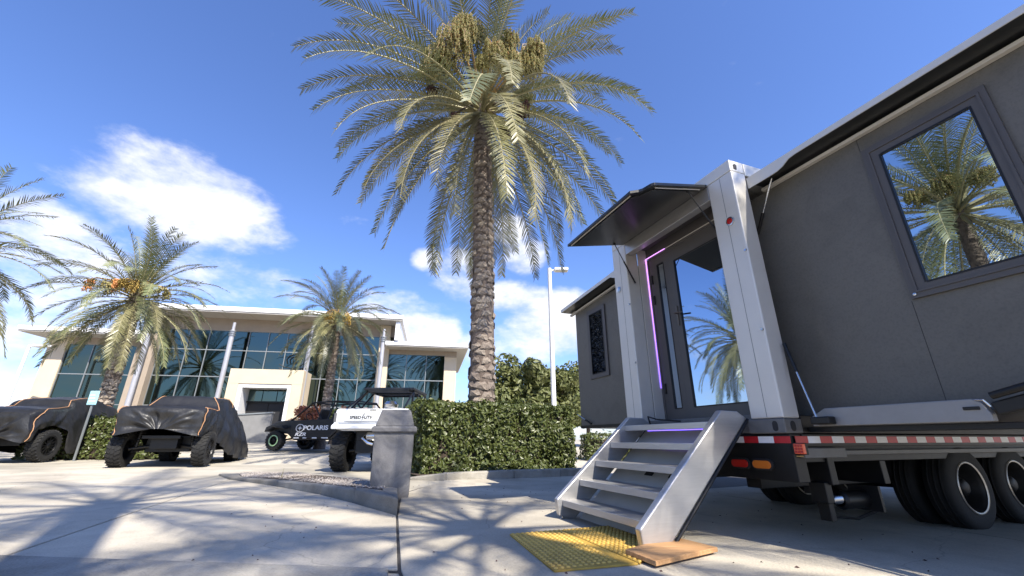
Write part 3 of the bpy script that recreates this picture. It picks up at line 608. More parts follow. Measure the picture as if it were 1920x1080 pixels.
def stack(k, prof):
    for (w0, z0), (w1, z1) in zip(prof, prof[1:]): pass
    vs = [p for w_, z in prof for p in ring(w_, z)]; n_ = len(prof)
    k.add(vs, [(i * 4 + j, i * 4 + (j + 1) % 4, (i + 1) * 4 + (j + 1) % 4, (i + 1) * 4 + j) for i in range(n_ - 1) for j in range(4)] + [(3, 2, 1, 0), tuple(range((n_ - 1) * 4, n_ * 4))])
stack(k, [(.262, -.02), (.275, .86)]); k.build('body', M['marble'], tb, bevel=.012)
k = MB(); stack(k, [(.300, .84), (.312, .86), (.312, .905), (.29, .93)]); k.build('rim_band', M['marble'], tb, bevel=.008)
k = MB(); stack(k, [(.272, .925), (.205, 1.16)]); k.build('hood', M['marble'], tb, bevel=.015)
# ------------------------------------------------------------------ off-road vehicles
def tyre_mesh(r, wd, lugs=26):
    k = MB(); h = wd / 2
    k.lathe([(r * .58, -h * .85), (r * .64, -h * .98), (r * .82, -h * 1.02), (r * .93, -h * .95), (r * .965, -h * .7), (r * .97, 0), (r * .965, h * .7), (r * .93, h * .95), (r * .82, h * 1.02), (r * .64, h * .98), (r * .58, h * .85)], 40, 'x')
    for i in range(lugs):
        a = 2 * math.pi * i / lugs
        for s, off in ((-1, 0), (1, .5), (0, .25)):
            t = a + off * 2 * math.pi / lugs; Mx = Matrix.Rotation(t, 4, 'X') @ Matrix.Translation((s * h * .62, 0, r * .965)) @ Matrix.Rotation(.5 * (s or .6), 4, 'Z')
            if s: k.box(-h * .36, h * .36, -r * .055, r * .055, -r * .07, r * .035, Mx)
            else: k.box(-h * .22, h * .22, -r * .06, r * .06, -r * .05, r * .033, Mx)
    return k.mesh('tyre', M['rubber'])
def rim_mesh(r, wd, m, spokes=10, name='rim', side=1):
    k = MB(); h = wd / 2 * side
    k.lathe([(r * .60, h * .8), (r * .60, h * .95), (r * .55, h * .95), (r * .52, h * .6), (r * .50, -h * .6), (r * .58, -h * .85)], 32, 'x')
    k.lathe([(r * .50, h * .40), (.001, h * .34)], 32, 'x'); k.lathe([(r * .15, h * .3), (r * .15, h * .82), (r * .10, h * .9), (.001, h * .9)], 16, 'x')
    for i in range(spokes):
        Mx = Matrix.Rotation(2 * math.pi * i / spokes, 4, 'X'); k.box(min(h * .45, h * .78), max(h * .45, h * .78), -r * .035, r * .035, r * .12, r * .53, Mx)
        Mb = Matrix.Rotation(2 * math.pi * (i + .5) / spokes, 4, 'X'); k.box(min(h * .9, h * 1.0), max(h * .9, h * 1.0), -r * .02, r * .02, r * .55, r * .59, Mb)
    return k.mesh(name, m)
def vehicle(name, loc, yaw, label, cat='utility vehicle', group=None): return empty(name, (loc[0], loc[1], G(*loc)), -R(yaw), label, cat, group)
def add_wheel(t, tm, rm, x, y, r, side, steer=0, extra=None):
    w_ = empty('wheel', (x, y, r), steer); w_.parent = t; link('tyre', tm, w_); ro = link('rim', rm[0 if side > 0 else 1], w_)
    if extra: link(extra.name, extra, w_, scale=(1 if side > 0 else -1, 1, 1))
TW, RW = tyre_mesh(.43, .30), (rim_mesh(.43, .30, M['rim_dark'], 12), rim_mesh(.43, .30, M['rim_dark'], 12, side=-1))
def lerp_st(st, y):
    for a, b in zip(st, st[1:]):
        if y <= b[0]:
            u = (y - a[0]) / (b[0] - a[0]); u = u * u * (3 - 2 * u); return [a[i] + (b[i] - a[i]) * u for i in range(len(a))]
    return list(st[-1])
def cover(t, st, seed, name='cover'):
    "stations: y, half width low, half width top, top z, bottom z right, bottom z left"
    ny, nj = 84, 60; y0, y1 = st[0][0], st[-1][0]
    def surf(y, f, off=0., wr=1.):
        _, wl, wt, zt, zbr, zbl = lerp_st(st, y); f = max(0, min(1, f)); s = -1 if f < .5 else 1; zb = zbr if s > 0 else zbl; u = abs(f - .5) * 2   # 0 top centre .. 1 hem
        if u < .45: x = wt * (u / .45) * .94; z = zt - .05 * (u / .45) ** 3
        elif u < .58: q = (u - .45) / .13; x = wt * .94 + (wt * .06 + (wl - wt) * .25) * math.sin(q * 1.57); z = zt - .05 - .13 * (1 - math.cos(q * 1.57)) 
        else: q = (u - .58) / .42; x = wt + (wl - wt) * (.25 + .75 * min(1, q * 1.6)); z = (zt - .18) * (1 - q) + zb * q; x -= .05 * q * q
        p = Vector((s * x, y, z)); h = max(0, u - .3)
        rd = 1 - abs(noise.noise(Vector((y * 1.7 - z * 1.1, z * .8 + s * 2, seed + 3)))) * 2.2; rd2 = 1 - abs(noise.noise(Vector((y * 3.1 + z * 2.0, z * 1.3 - s, seed + 11)))) * 2.4
        nz = (max(0, rd) ** 3 * .07 + max(0, rd2) ** 3 * .045) * (h + .1) + noise.noise(Vector((y * 2.2 + z * 1.6, s * 3 + z * .9, seed))) * .11 * h + abs(noise.noise(Vector((y * 4.5 - z * 3.2, z * 1.4 + s, seed + 5)))) * -.11 * (h + .12) + noise.noise(Vector((y * 9 + z * 6, x * 3 + z * 4, seed))) * .012
        cz = noise.noise(Vector((x * 2.5, y * 2.0, seed + 9))) * .03 * (1 - u)
        return p + Vector((s * (nz * wr + off), 0, cz + (off if u < .5 else 0)))
    k = MB(); k.add([surf(y0 + (y1 - y0) * i / ny, j / nj) for i in range(ny + 1) for j in range(nj + 1)], [(i * (nj + 1) + j, i * (nj + 1) + j + 1, (i + 1) * (nj + 1) + j + 1, (i + 1) * (nj + 1) + j) for i in range(ny) for j in range(nj)])
    # gathered rear and front faces
    for yy, sg in ((y0, -1), (y1, 1)):
        NB = 14; rows = []
        for q in range(NB + 1):
            u = q / NB; row = []
            for j in range(nj + 1):
                p = surf(yy, j / nj); _, wl, wt, zt, zb, _ = lerp_st(st, yy); zc = zb + .25 * (zt - zb); c = Vector((p.x * .15, yy, zc + .0))
                pp = p.lerp(c, u); fold = noise.noise(Vector((p.x * 3.5, p.z * 2.5, seed + u * 1.5))) * .10 * math.sin(u * 3.14) + abs(noise.noise(Vector((p.x * 5 + pp.z * 2, pp.z * 3.5, seed + 2)))) * .10 * math.sin(u * 3.14)
                pp.y += sg * (.05 * math.sin(min(1, u * 4) * 1.57) - fold); row.append(pp)
            rows.append(row)
        k.add([p for r_ in rows for p in r_], [(a * (nj + 1) + b, a * (nj + 1) + b + 1, (a + 1) * (nj + 1) + b + 1, (a + 1) * (nj + 1) + b) for a in range(NB) for b in range(nj)])
    o = k.build(name, M['cover'], t, smooth=False); o.data.polygons.foreach_set('use_smooth', [True] * len(o.data.polygons))
    return o, surf
def piping(o, surf, path, r=.010):
    pts = []
    for (ya, fa), (yb, fb) in zip(path, path[1:]):
        for i in range(12): u = i / 12; pts.append(surf(ya + (yb - ya) * u, fa + (fb - fa) * u, .012))
    pts.append(surf(*path[-1], .012)); MB().tube(pts, r, 6).build('piping', M['piping'], o, smooth=True)
def suspension(t, y, r, hw):
    k = MB()
    k.tube([(-hw, y, r), (-.3, y + .15, r + .08), (.3, y + .15, r + .08), (hw, y, r)], .045, 8)
    for s in (-1, 1):
        k.tube([(s * hw * .92, y, r - .05), (s * .35, y + .75, r + .1)], .05, 8); k.tube([(s * hw * .8, y, r + .05), (s * .55, y - .02, r + .75)], .045, 8)
        for i in range(9): k.lathe([(.045, 0), (.075, .012), (.045, .024)], 12, c=(s * (hw * .78 - .015 * i), y, r + .16 + i * .055))
    k.box(-.3, .3, y - .1, y + .35, r + .0, r + .28); k.box(-.42, .42, y - .32, y - .25, r + .25, r + .33); k.build('suspension', M['black'], t, bevel=.008)
# covered vehicle beside the small palm
v2 = vehicle('covered_utility_vehicle', (-9.10, 11.66), -17, 'off-road vehicle under a black cover with its rear wheels exposed')
st2 = [(-0.62, 0.93, 0.91, 1.42, 0.74, 0.74), (-0.5, 0.97, 0.93, 1.49, 0.72, 0.72), (0.2, 0.99, 0.93, 1.48, 0.76, 0.76), (0.42, 1.0, 0.89, 1.54, 0.74, 0.74), (0.756, 1.03, 0.73, 1.84, 0.56, 0.7), (1.63, 1.11, 0.75, 1.88, 0.22, 0.5), (2.134, 1.17, 0.77, 1.66, 0.12, 0.3), (2.862, 1.19, 0.81, 1.34, 0.08, 0.2), (3.366, 1.12, 0.73, 1.14, 0.1, 0.2), (3.646, 0.92, 0.57, 0.9, 0.2, 0.3)]
o, sf = cover(v2, st2, 3); piping(o, sf, [(-.6, .99), (-.55, .8), (-.5, .72), (.1, .74), (.42, .76), (.75, .70)]); piping(o, sf, [(-.6, .01), (-.55, .2), (-.5, .28), (.3, .28), (.7, .3), (1.0, .3)]); piping(o, sf, [(.9, .72), (1.5, .71), (1.75, .8)])
for s in (-1, 1): add_wheel(v2, TW, RW, s * .90, 0, .43, s); add_wheel(v2, TW, RW, s * .86, 2.7, .43, s)
suspension(v2, 0, .43, .78); boxo('chassis', M['black'], v2, -.5, .5, .2, 3.0, .35, .75)
# covered vehicle at the left picture edge
v1 = vehicle('covered_utility_vehicle', (-14.25, 12.62), -10.5, 'off-road vehicle under a black cover at the left picture edge')
st1 = [(-.75, .85, .78, 1.32, .5, .5), (-.6, .90, .82, 1.42, .55, .5), (-.48, .92, .84, 1.46, .86, .5), (.0, .94, .84, 1.50, .98, .5), (.46, .96, .82, 1.56, .86, .4), (.66, 1.02, .74, 1.78, .20, .3), (1.5, 1.05, .70, 1.90, .12, .2), (2.3, 1.10, .74, 1.72, .07, .2), (3.0, 1.14, .74, 1.46, .05, .2), (3.7, 1.12, .66, 1.20, .04, .2), (4.0, 1.0, .55, .95, .05, .3)]
o, sf = cover(v1, st1, 17); piping(o, sf, [(-.7, .99), (-.62, .82), (-.3, .73), (.5, .715), (1.3, .69), (2.2, .70), (2.9, .72)]); piping(o, sf, [(-.7, .01), (-.6, .2), (0, .3), (1.0, .32), (2.2, .3)])
for s in (-1, 1): add_wheel(v1, TW, RW, s * .82, 0, .43, s); add_wheel(v1, TW, RW, s * .82, 2.7, .43, s)
suspension(v1, 0, .43, .68)
def text(body, mat_, parent, loc, rot, size, name, shear=0., bold=0., sx=1.):
    c = bpy.data.curves.new(name, 'FONT'); c.body = body; c.size = size; c.extrude = .002; c.shear = shear; c.offset = bold; c.align_x = 'CENTER'; c.align_y = 'CENTER'
    tmp = bpy.data.objects.new(name, c); C.objects.link(tmp); dg = bpy.context.evaluated_depsgraph_get(); me = bpy.data.meshes.new_from_object(tmp.evaluated_get(dg)); bpy.data.objects.remove(tmp); me.materials.clear(); me.materials.append(mat_)
    o = link(name, me, parent, loc, rot); o.scale = (sx, 1, 1); return o
# black side-by-side with green wheel rings
v3 = vehicle('side_by_side', (-9.75, 19.6), -72, 'black open side by side with white lettering and green wheel rings')
v3.scale = (1.2, 1.2, 1.2)
TP, RP = tyre_mesh(.33, .25, 22), (rim_mesh(.33, .25, M['rim_dark'], 8), rim_mesh(.33, .25, M['rim_dark'], 8, side=-1))
gr = MB().lathe([(.185, .11), (.185, .13), (.15, .13), (.15, .11)], 32, 'x').mesh('green_ring', M['green'])
for s in (-1, 1): add_wheel(v3, TP, RP, s * .72, 0, .33, s, .12, gr); add_wheel(v3, TP, RP, s * .74, -3.15, .33, s, 0)
k = MB(); side = [(.35, .62), (.42, .80), (.1, .98), (-.35, 1.02), (-.55, .96), (-1.5, .92), (-2.1, 1.12), (-2.8, 1.10), (-2.85, .85), (-2.0, .62), (-1.75, .36), (-.55, .34), (-.3, .55)]
k.prism(side, lambda a, b: (-.66, a, b), lambda a, b: (.66, a, b)); body = k.build('body', M['plast_b'], v3, bevel=.03); body.scale = (1, 1.32, 1)
k = MB(); door = [(-.48, .42), (-.42, .96), (-.6, 1.0), (-1.5, 1.02), (-1.95, 1.05), (-1.9, .62), (-1.7, .42)]; k.prism(door, lambda a, b: (-.715, a, b), lambda a, b: (-.665, a, b)); dr = k.build('door', M['plast_b'], v3, bevel=.012); dr.scale = (1, 1.32, 1)
text('POLARIS', M['logo'], dr, (-.719, -1.25, .74), (R(90), 0, R(-90)), .20, 'lettering', .0, .006, 1.05)
text('RZR', M['logo'], dr, (-.719, -.78, .53), (R(90), 0, R(-90)), .15, 'lettering', .25, .004, 1.3)
k = MB(); k.lathe([(.135, .0), (.135, .004), (.115, .004), (.115, 0)], 28, 'x', (-.72, -.74, .74)); 
for i in range(4): Mx = Matrix.Translation((-.72, -.74, .74)) @ Matrix.Rotation(i * math.pi / 4, 4, 'X') @ Matrix.Diagonal((1, 1 if i % 2 == 0 else .55, 1, 1)); k.add([Mx @ Vector(p) for p in ((0, -.1, 0), (0, 0, -.018), (0, .1, 0), (0, 0, .018))], [(0, 1, 2, 3)])
k.build('emblem', M['logo'], dr)
for i, ln in enumerate((.17, .12, .15, .2)): boxo('sponsor_mark', M['logo'], dr, -.722, -.718, -.58 - .3 * i - ln, -.58 - .3 * i, .40, .435, 0)
k = MB()
for s in (-1, 1):
    k.tube([(s * .64, -.38, 1.0), (s * .56, -.95, 1.60), (s * .55, -1.7, 1.63), (s * .58, -2.35, 1.58), (s * .62, -2.7, 1.1)], .028, 8); k.tube([(s * .55, -1.65, 1.63), (s * .64, -1.55, 1.0)], .026, 8); k.tube([(s * .56, -.95, 1.60), (s * .64, -1.35, 1.02)], .02, 8)
for y in (-.95, -1.7, -2.35): k.tube([(-.56, y, 1.61), (.56, y, 1.61)], .026, 8)
k.build('roll_cage', M['black'], v3, smooth=True).scale = (1, 1.32, 1)
for s in (-1, 1):
    q = MB(); q.box(-.24, .24, -.12, .1, .55, .75); q.prism([(-.1, .7), (.0, .72), (-.2, 1.28), (-.3, 1.26)], lambda a, b: (-.24, a, b), lambda a, b: (.24, a, b)); q.build('seat', M['plast_b'], v3, bevel=.03, loc=(s * .34, -1.45, .1))
q = MB(); pts = [(.16 * math.cos(i * .3927) - .34, -.98 + .06 * math.sin(i * .3927), 1.1 + .15 * math.sin(i * .3927)) for i in range(17)]; q.tube(pts, .016, 6); q.build('steering_wheel', M['black'], v3, smooth=True)
for s in (-1, 1):
    k = MB(); k.prism([(.45, .62), (.4, .78), (.15, .86), (-.3, .84), (-.4, .72), (.1, .78)], lambda a, b: (s * .62, a, b), lambda a, b: (s * .86, a, b)); k.build('fender', M['plast_b'], v3, bevel=.01); k = MB()
    k.tube([(s * .66, 0, .37), (s * .3, -.05, .5)], .03, 6); k.tube([(s * .66, -.1, .32), (s * .3, -.3, .4)], .03, 6); k.tube([(s * .6, 0, .42), (s * .42, -.12, .95)], .04, 8)
    k.build('front_arm', M['black'], v3); MB().tube([(s * .68, -3.15, .35), (s * .35, -2.4, .45)], .04, 6).build('trailing_arm', M['black'], v3)
for s in (-1, 1): boxo('headlight', M['chrome'], v3, s * .45 - .14, s * .45 + .14, .33, .40, .72, .80, .01)
# white pickup style side-by-side seen from behind
v4 = vehicle('side_by_side', (-3.30, 10.98), 1, 'white tailgate side by side with large mud tyres behind the trash bin')
TS, RS = tyre_mesh(.455, .36, 24), (rim_mesh(.455, .36, M['rim_dark'], 10), rim_mesh(.455, .36, M['rim_dark'], 10, side=-1))
for s in (-1, 1): add_wheel(v4, TS, RS, s * .84, 0, .455, s); add_wheel(v4, TS, RS, s * .84, 2.9, .455, s)
k = MB(); sec = [(-.98, .98), (-.98, 1.04), (-.93, 1.08), (-.90, 1.38), (-.86, 1.42), (.86, 1.42), (.90, 1.38), (.93, 1.08), (.98, 1.04), (.98, .98), (.7, .92), (-.7, .92)]
k.prism(sec, lambda a, b: (a, -.62, b), lambda a, b: (a, .75, b)); bed = k.build('bed', M['plast_w'], v4, bevel=.02)
tg = boxo('tailgate', M['plast_w'], v4, -.80, .80, -.655, -.615, 1.10, 1.36, .02); boxo('tailgate_panel', M['plast_w'], tg, -.66, .66, -.672, -.65, 1.13, 1.30, .015); boxo('tailgate_handle', M['black'], tg, -.08, .08, -.675, -.65, 1.375, 1.40, .005)
boxo('bumper_strip', M['plast_w'], v4, -.95, .95, -.70, -.60, .955, 1.035, .02)
text('SPEED', M['logo_b'], tg, (-.40, -.6735, 1.215), (R(90), 0, 0), .10, 'lettering', .0, .003); text('UTV', M['logo_b'], tg, (-.10, -.6735, 1.215), (R(90), 0, 0), .10, 'lettering', .15, .004)
MB().add([(a_ - .255, -.674, b_) for a_, b_ in ((.05, 1.31), (.0, 1.205), (.032, 1.212), (-.012, 1.115), (.062, 1.235), (.03, 1.23), (.08, 1.31))], [(0, 1, 2, 5, 6), (2, 3, 4, 5)]).build('bolt_mark', M['logo_b'], tg)
for s in (-1, 1): boxo('tail_light', M['casting'], v4, s * .90 - .03, s * .90 + .03, -.635, -.60, 1.12, 1.32, .008)
suspension(v4, 0, .455, .72); boxo('chassis', M['black'], v4, -.45, .45, -.3, 3.2, .42, .92)
q = MB(); q.lathe([(.09, -.25), (.11, -.22), (.11, .22), (.09, .25)], 14, 'x', (.1, -.42, .80)); q.tube([(-.2, -.3, .85), (-.25, -.45, .75), (-.1, -.5, .65), (.0, -.45, .62)], .035, 8); q.build('exhaust', M['chrome'], v4, smooth=True)
k = MB(); hh = 1.95
for s in (-1, 1): k.tube([(s * .78, -.1, 1.42), (s * .62, .6, hh), (s * .62, 2.0, hh), (s * .78, 2.6, 1.3)], .03, 8); k.tube([(s * .78, .5, 1.42), (s * .62, 1.1, hh)], .026, 8); k.tube([(s * .7, -.55, 1.42), (s * .62, .6, hh)], .024, 8)
for y in (.6, 1.3, 2.0): k.tube([(-.62, y, hh), (.62, y, hh)], .026, 8)
k.build('roll_cage', M['black'], v4, smooth=True); boxo('roof_panel', M['plast_b'], v4, -.68, .68, .45, 2.05, hh + .02, hh + .09, .02); boxo('light_bar', M['black'], v4, -.55, .55, .38, .45, hh - .03, hh + .05, .01)
q = MB(); q.lathe([(.1, 0), (.17, .04), (.18, .12), (.12, .19), (.001, .2)], 18, c=(.28, -.2, 1.43)); q.build('air_filter', M['chrome'], v4, smooth=True)
boxo('front_body', M['plast_w'], v4, -.8, .8, .8, 3.3, .85, 1.25, .06)

# ------------------------------------------------------------------ trailer and cabin (x to the right along the rear, y to the back)
TX, TY, TR = 2.302, 3.691, R(-68.92)
TZ = -.045
trl = empty('trailer', (TX, TY, TZ), TR, 'black flatbed trailer carrying the grey cabin with striped reflective tape', 'trailer')
dz = -TZ
def tb_(name, m, x0, x1, y0, y1, z0, z1, bev=.005, par=None): return boxo(name, m, par or trl, x0, x1, y0, y1, z0 + dz, z1 + dz, bev)
rear = tb_('rear_beam', M['black'], -2.22, .0, .03, .16, .47, .845); tb_('bed', M['black'], -2.2, -.02, .16, 7.0, .62, .845)
railp = tb_('side_rail', M['black'], -.02, .012, .16, 7.0, .745, .845); tb_('side_rail', M['black'], -2.23, -2.2, .16, 7.0, .745, .845)
rub = MB(); rub.box(-.01, .045, .10, .62, .655 + dz, .735 + dz); rub.box(-.01, .04, .625, 7.0, .675 + dz, .715 + dz); rub.build('rub_rail', M['casting'], trl, bevel=.006)
tr_ = MB().box(-.076, .076, -.002, 0, -.0275, .0275).mesh('red_tape', M['red']); tw_ = MB().box(-.076, .076, -.002, 0, -.0275, .0275).mesh('white_tape', M['white'])
for i in range(14):
    x = -.076 - .1525 * i
    if x > -2.2: link('red_tape' if i % 2 == 0 else 'white_tape', tr_ if i % 2 == 0 else tw_, trl, (x, .028, .800 + dz))
for i in range(44): link('red_tape' if i % 2 == 0 else 'white_tape', tr_ if i % 2 == 0 else tw_, trl, (.0145, .14 + .1525 * i, .800 + dz), (0, 0, R(90)))
def lozenge(cx, cz, w_, h_, n=8):
    r = h_ / 2; a = w_ / 2 - r; return [(cx + a + r * math.cos(R(-90 + 180 * i / n)), cz + r * math.sin(R(-90 + 180 * i / n))) for i in range(n + 1)] + [(cx - a + r * math.cos(R(90 + 180 * i / n)), cz + r * math.sin(R(90 + 180 * i / n))) for i in range(n + 1)]
for cx, m in ((-.53, 'lens_red'), (-.30, 'lens_amber')):
    f_ = MB().prism(lozenge(cx, .595 + dz, .215, .095), lambda a, b: (a, .005, b), lambda a, b: (a, .03, b)).build('lamp_bezel', M['rubber'], trl, bevel=.004); MB().prism(lozenge(cx, .595 + dz, .18, .065), lambda a, b: (a, -.004, b), lambda a, b: (a, .012, b)).build('lamp_lens', M[m], f_, bevel=.004)
mk = tb_('marker_bracket', M['black'], -.02, .10, .03, .075, .685, .775); tb_('marker_lens', M['lens_or'], .03, .115, .0, .029, .69, .77, .006, mk)
q = MB()
for a in range(3):
    for b in range(3): q.box(.04 + .024 * a, .058 + .024 * a, -.004, .0, .697 + dz + .024 * b, .715 + dz + .024 * b)
q.build('led', M['lens_red'], mk)
for x in (-.55, -1.65): tb_('frame_beam', M['black'], x - .08, x + .08, .16, 7, .38, .62)
TT = tyre_mesh(.39, .22, 1)
k = MB(); k.lathe([(.225, -.11), (.26, -.108), (.33, -.115), (.37, -.10), (.388, -.08), (.392, 0), (.388, .08), (.37, .10), (.33, .115), (.26, .108), (.225, .11)], 48, 'x')
for c_ in (-.05, 0, .05): k.lathe([(.391, c_ - .006), (.394, c_ - .012), (.395, c_ + .012), (.391, c_ + .006)], 48, 'x')
TT = k.mesh('tyre', M['rubber'], True)
def truck_rim(s):
    k = MB(); k.lathe([(.222, s * .112), (.236, s * .118), (.240, s * .108), (.225, s * .10), (.212, s * .07), (.20, s * -.02), (.19, s * -.05)], 48, 'x'); k.lathe([(.19, s * -.05), (.15, s * -.035), (.12, s * -.03), (.075, s * -.03), (.075, s * .05), (.05, s * .07), (.001, s * .07)], 48, 'x')
    for i in range(8): a = i * math.pi / 4; k.lathe([(.014, s * -.04), (.014, s * -.0), (.001, s * .005)], 8, 'x', (0, .10 * math.cos(a), .10 * math.sin(a)))
    return k.mesh('rim', [M['rim_t']], True)
M['rim_t'] = mat('steel_wheel', (.03, .03, .03), .5, .5, .3, 9)
M['lip'] = mat('rim_lip_bright', (.42, .40, .36), .35, .7)
RT = truck_rim(1), truck_rim(-1); LIP = [MB().lathe([(.224, s * .113), (.237, s * .121), (.243, s * .111)], 48, 'x').mesh('rim_lip', M['lip'], True) for s in (1, -1)]
for y in (2.46, 3.38):
    MB().tube([(-2.1, y, .395), (-.1, y, .395)], .065, 10).build('axle', M['black'], trl, smooth=True)
    for x, s in ((-.115, 1), (-.40, -1), (-2.10, -1), (-1.82, 1)):
        w_ = empty('wheel', (x, y, .395)); w_.parent = trl; link('tyre', TT, w_); link('rim', RT[0 if s > 0 else 1], w_); link('rim_lip', LIP[0 if s > 0 else 1], w_)
k = MB(); k.box(-.20, .0, .42, .50, .44 + dz, .66 + dz); k.box(-.17, -.03, .36, .44, .30 + dz, .46 + dz); k.box(-.24, -.18, .38, .42, .36 + dz, .42 + dz); k.box(-.16, -.06, .40, .46, .16 + dz, .30 + dz); k.build('hanger_bracket', M['black'], trl, bevel=.006)
k = MB(); k.lathe([(.05, -.02), (.075, 0), (.075, .3), (.05, .32)], 16, 'y', (-.10, .62, .31 + dz)); k.box(-.2, .05, .90, .93, .22 + dz, .42 + dz); k.tube([(-.1, .4, .2 + dz), (-.05, .7, .17 + dz), (-.05, 1.0, .22 + dz)], .012, 6); k.build('brake_chamber', M['black'], trl, smooth=True)
k = MB()
for i in range(7): k.lathe([(.028, 0), (.04, .008), (.028, .016)], 14, 'y', (-.10, .47 + .02 * i, .32 + dz))
k.lathe([(.001, -.03), (.03, -.025), (.035, 0), (.028, .02)], 14, 'y', (-.10, .45, .32 + dz)); k.build('spring', M['chrome'], trl, smooth=True)
k = MB(); k.lathe([(.001, 0), (.02, 0), (.02, .05), (.05, .052), (.05, .06), (.001, .062)], 14, c=(-.02, .1, .615 + dz)); k.build('twist_lock', M['stalk'], trl)
for y in (1.2, 4.3, 5.6): tb_('cross_member', M['black'], -2.15, -.05, y, y + .08, .42, .62)
tb_('landing_leg', M['black'], -.35, -.2, 6.4, 6.55, .0, .62)

cab = empty('expandable_cabin', (TX, TY, TZ), TR, 'charcoal fold-out container cabin with silver posts, raised awning and glass door', 'cabin')
def cb(name, m, x0, x1, y0, y1, z0, z1, bev=.005, par=None): return boxo(name, M[m], par or cab, x0, x1, y0, y1, z0 + dz, z1 + dz, bev)
H0, H1, H2_ = .975, 3.467, 3.607
for a, b in ((-.32, 0.), (-2.19, -1.877)):
    p_ = cb('corner_post', 'silver', a, b, 0, .2, H0, H1, .012)
    cb('post_seam', 'casting', a + .165, a + .169, -.0012, .002, H0 + .01, H1 - .01, 0, p_)
    for zz in (1.75, 2.55): q = MB().lathe([(.001, -.012), (.012, -.012), (.014, -.003), (.014, 0)], 10, 'y', ((b if a > -1 else a) + (-.02 if a > -1 else .30), 0, zz + dz)); q.build('stud', M['chrome'], p_)
def casting(x0, x1, z0, z1, nm, holes):
    c_ = cb(nm, 'casting' if z0 < 2 else 'silver', x0, x1, -.008, .205, z0, z1, .01)
    for (fx, fz, sd, w_, h_) in holes:
        pl = lozenge(fx, fz + dz, h_, w_) if 0 else [(fx + (p[1]) * 1.0, fz + dz + p[0]) for p in lozenge(0, 0, h_, w_)]
        if sd == 0: MB().prism(pl, lambda a, b: (a, -.0105, b), lambda a, b: (a, .01, b)).build('hole_shade', M['dark_in'], c_)  # dark plug proud of the face paints the shade inside a hole
        else: MB().prism(pl, lambda a, b: (x1 + .003, a, b), lambda a, b: (x1 - .01, a, b)).build('hole_shade', M['dark_in'], c_)
casting(-.36, .004, .85, .972, 'bottom_casting', [(-.085, .91, 0, .05, .085), (.09, .91, 1, .06, .085)]); casting(-2.195, -1.83, .85, .972, 'bottom_casting', [(-2.1, .91, 0, .05, .085)])
cb('floor_frame', 'black', -2.185, -.005, .21, 5.9, .852, 1.0); cb('back_wall', 'wall_dark', -2.19, 0, 5.82, 5.9, 1.0, 3.45); cb('roof_panel', 'silver', -2.18, -.205, .21, 5.85, 3.50, 3.56); cb('sill', 'casting', -1.83, -.36, .03, .2, .855, .97); cb('top_rail', 'silver', -2.19, -.002, 0, .2, H1 + .003, H2_, .01); tr2 = cb('side_rail', 'silver', -.2, .0, .203, 5.9, 3.45, H2_ - .001, .01)
MB().prism([(.05, 3.50 + dz), (.09, 3.495 + dz), (.10, 3.55 + dz), (.075, 3.565 + dz), (.05, 3.55 + dz)], lambda a, b: (.003, a, b), lambda a, b: (-.01, a, b)).build('hole_shade', M['dark_in'], cab)  # dark plug painting the shade of the upper casting's hole
cb('lintel', 'silver_lt', -1.875, -.322, .0, .11, 3.29, H1 - .002); cb('recess_ceiling', 'frame_dark', -1.875, -.322, .112, .36, 3.40, 3.44, 0)
cb('side_reveal', 'silver', -.335, -.3215, .2, .36, H0, 3.4, 0); cb('side_reveal', 'silver', -1.876, -1.862, .2, .36, H0, 3.4, 0); cb('threshold', 'casting', -1.862, -.335, .1, .36, .94, 1.02)
cb('header_panel', 'frame_dark', -1.862, -.335, .345, .36, 3.26, 3.40, 0)
# lamps in the posts
for x, z in ((-.12, 2.92), (-2.10, 2.83)):
    q = MB().lathe([(.001, -.02), (.03, -.018), (.034, -.004), (.034, 0)], 20, 'y', (x, 0, z + dz)).build('post_lamp', M['lens_red'] if x > -1 else M['chrome'], cab, smooth=True); MB().lathe([(.034, -.014), (.046, -.012), (.048, 0)], 20, 'y', (x, 0, z + dz)).build('bezel', M['chrome'], q, smooth=True)
# glass doors
def leaf(name, x0, x1, z0, z1, gx0, gx1, gz0, gz1, y, m, gm, par, dep=.04):
    d_ = empty(name, (0, 0, 0)); d_.parent = par
    f = MB()
    for a in ((x0, gx0, z0, z1), (gx1, x1, z0, z1), (gx0, gx1, z0, gz0), (gx0, gx1, gz1, z1)): f.box(a[0], a[1], y, y + dep, a[2] + dz, a[3] + dz)
    f.build('frame', M[m], d_); boxo('pane', M[gm], d_, gx0 - .002, gx1 + .002, y + .012, y + .02, gz0 + dz - .002, gz1 + dz + .002, 0)
    b_ = MB()
    for a in ((gx0 - .006, gx0 + .008, gz0, gz1), (gx1 - .008, gx1 + .006, gz0, gz1), (gx0 + .008, gx1 - .008, gz0 - .006, gz0 + .008), (gx0 + .008, gx1 - .008, gz1 - .008, gz1 + .006)): b_.box(a[0], a[1], y - .003, y + .011, a[2] + dz, a[3] + dz)
    b_.build('gasket', M['black'], d_); return d_
d1 = leaf('side_door', -1.83, -1.455, 1.03, 3.225, -1.67, -1.54, 1.16, 3.10, .352, 'frame_dark', 'glass_d', cab)
d2 = leaf('main_door', -1.450, -.42, 1.03, 3.225, -1.342, -.50, 1.16, 3.035, .348, 'frame_dark', 'glass_d', cab)
cb('door_frame', 'frame_dark', -1.862, -1.832, .34, .40, 1.02, 3.24); cb('door_frame', 'frame_dark', -.418, -.336, .34, .40, 1.02, 3.24); cb('door_frame', 'frame_dark', -1.83, -.42, .341, .40, 3.227, 3.258)
for z in (1.35, 2.55, 2.85): cb('hinge', 'black', -1.80, -1.775, .335, .352, z, z + .13, .003, d1)
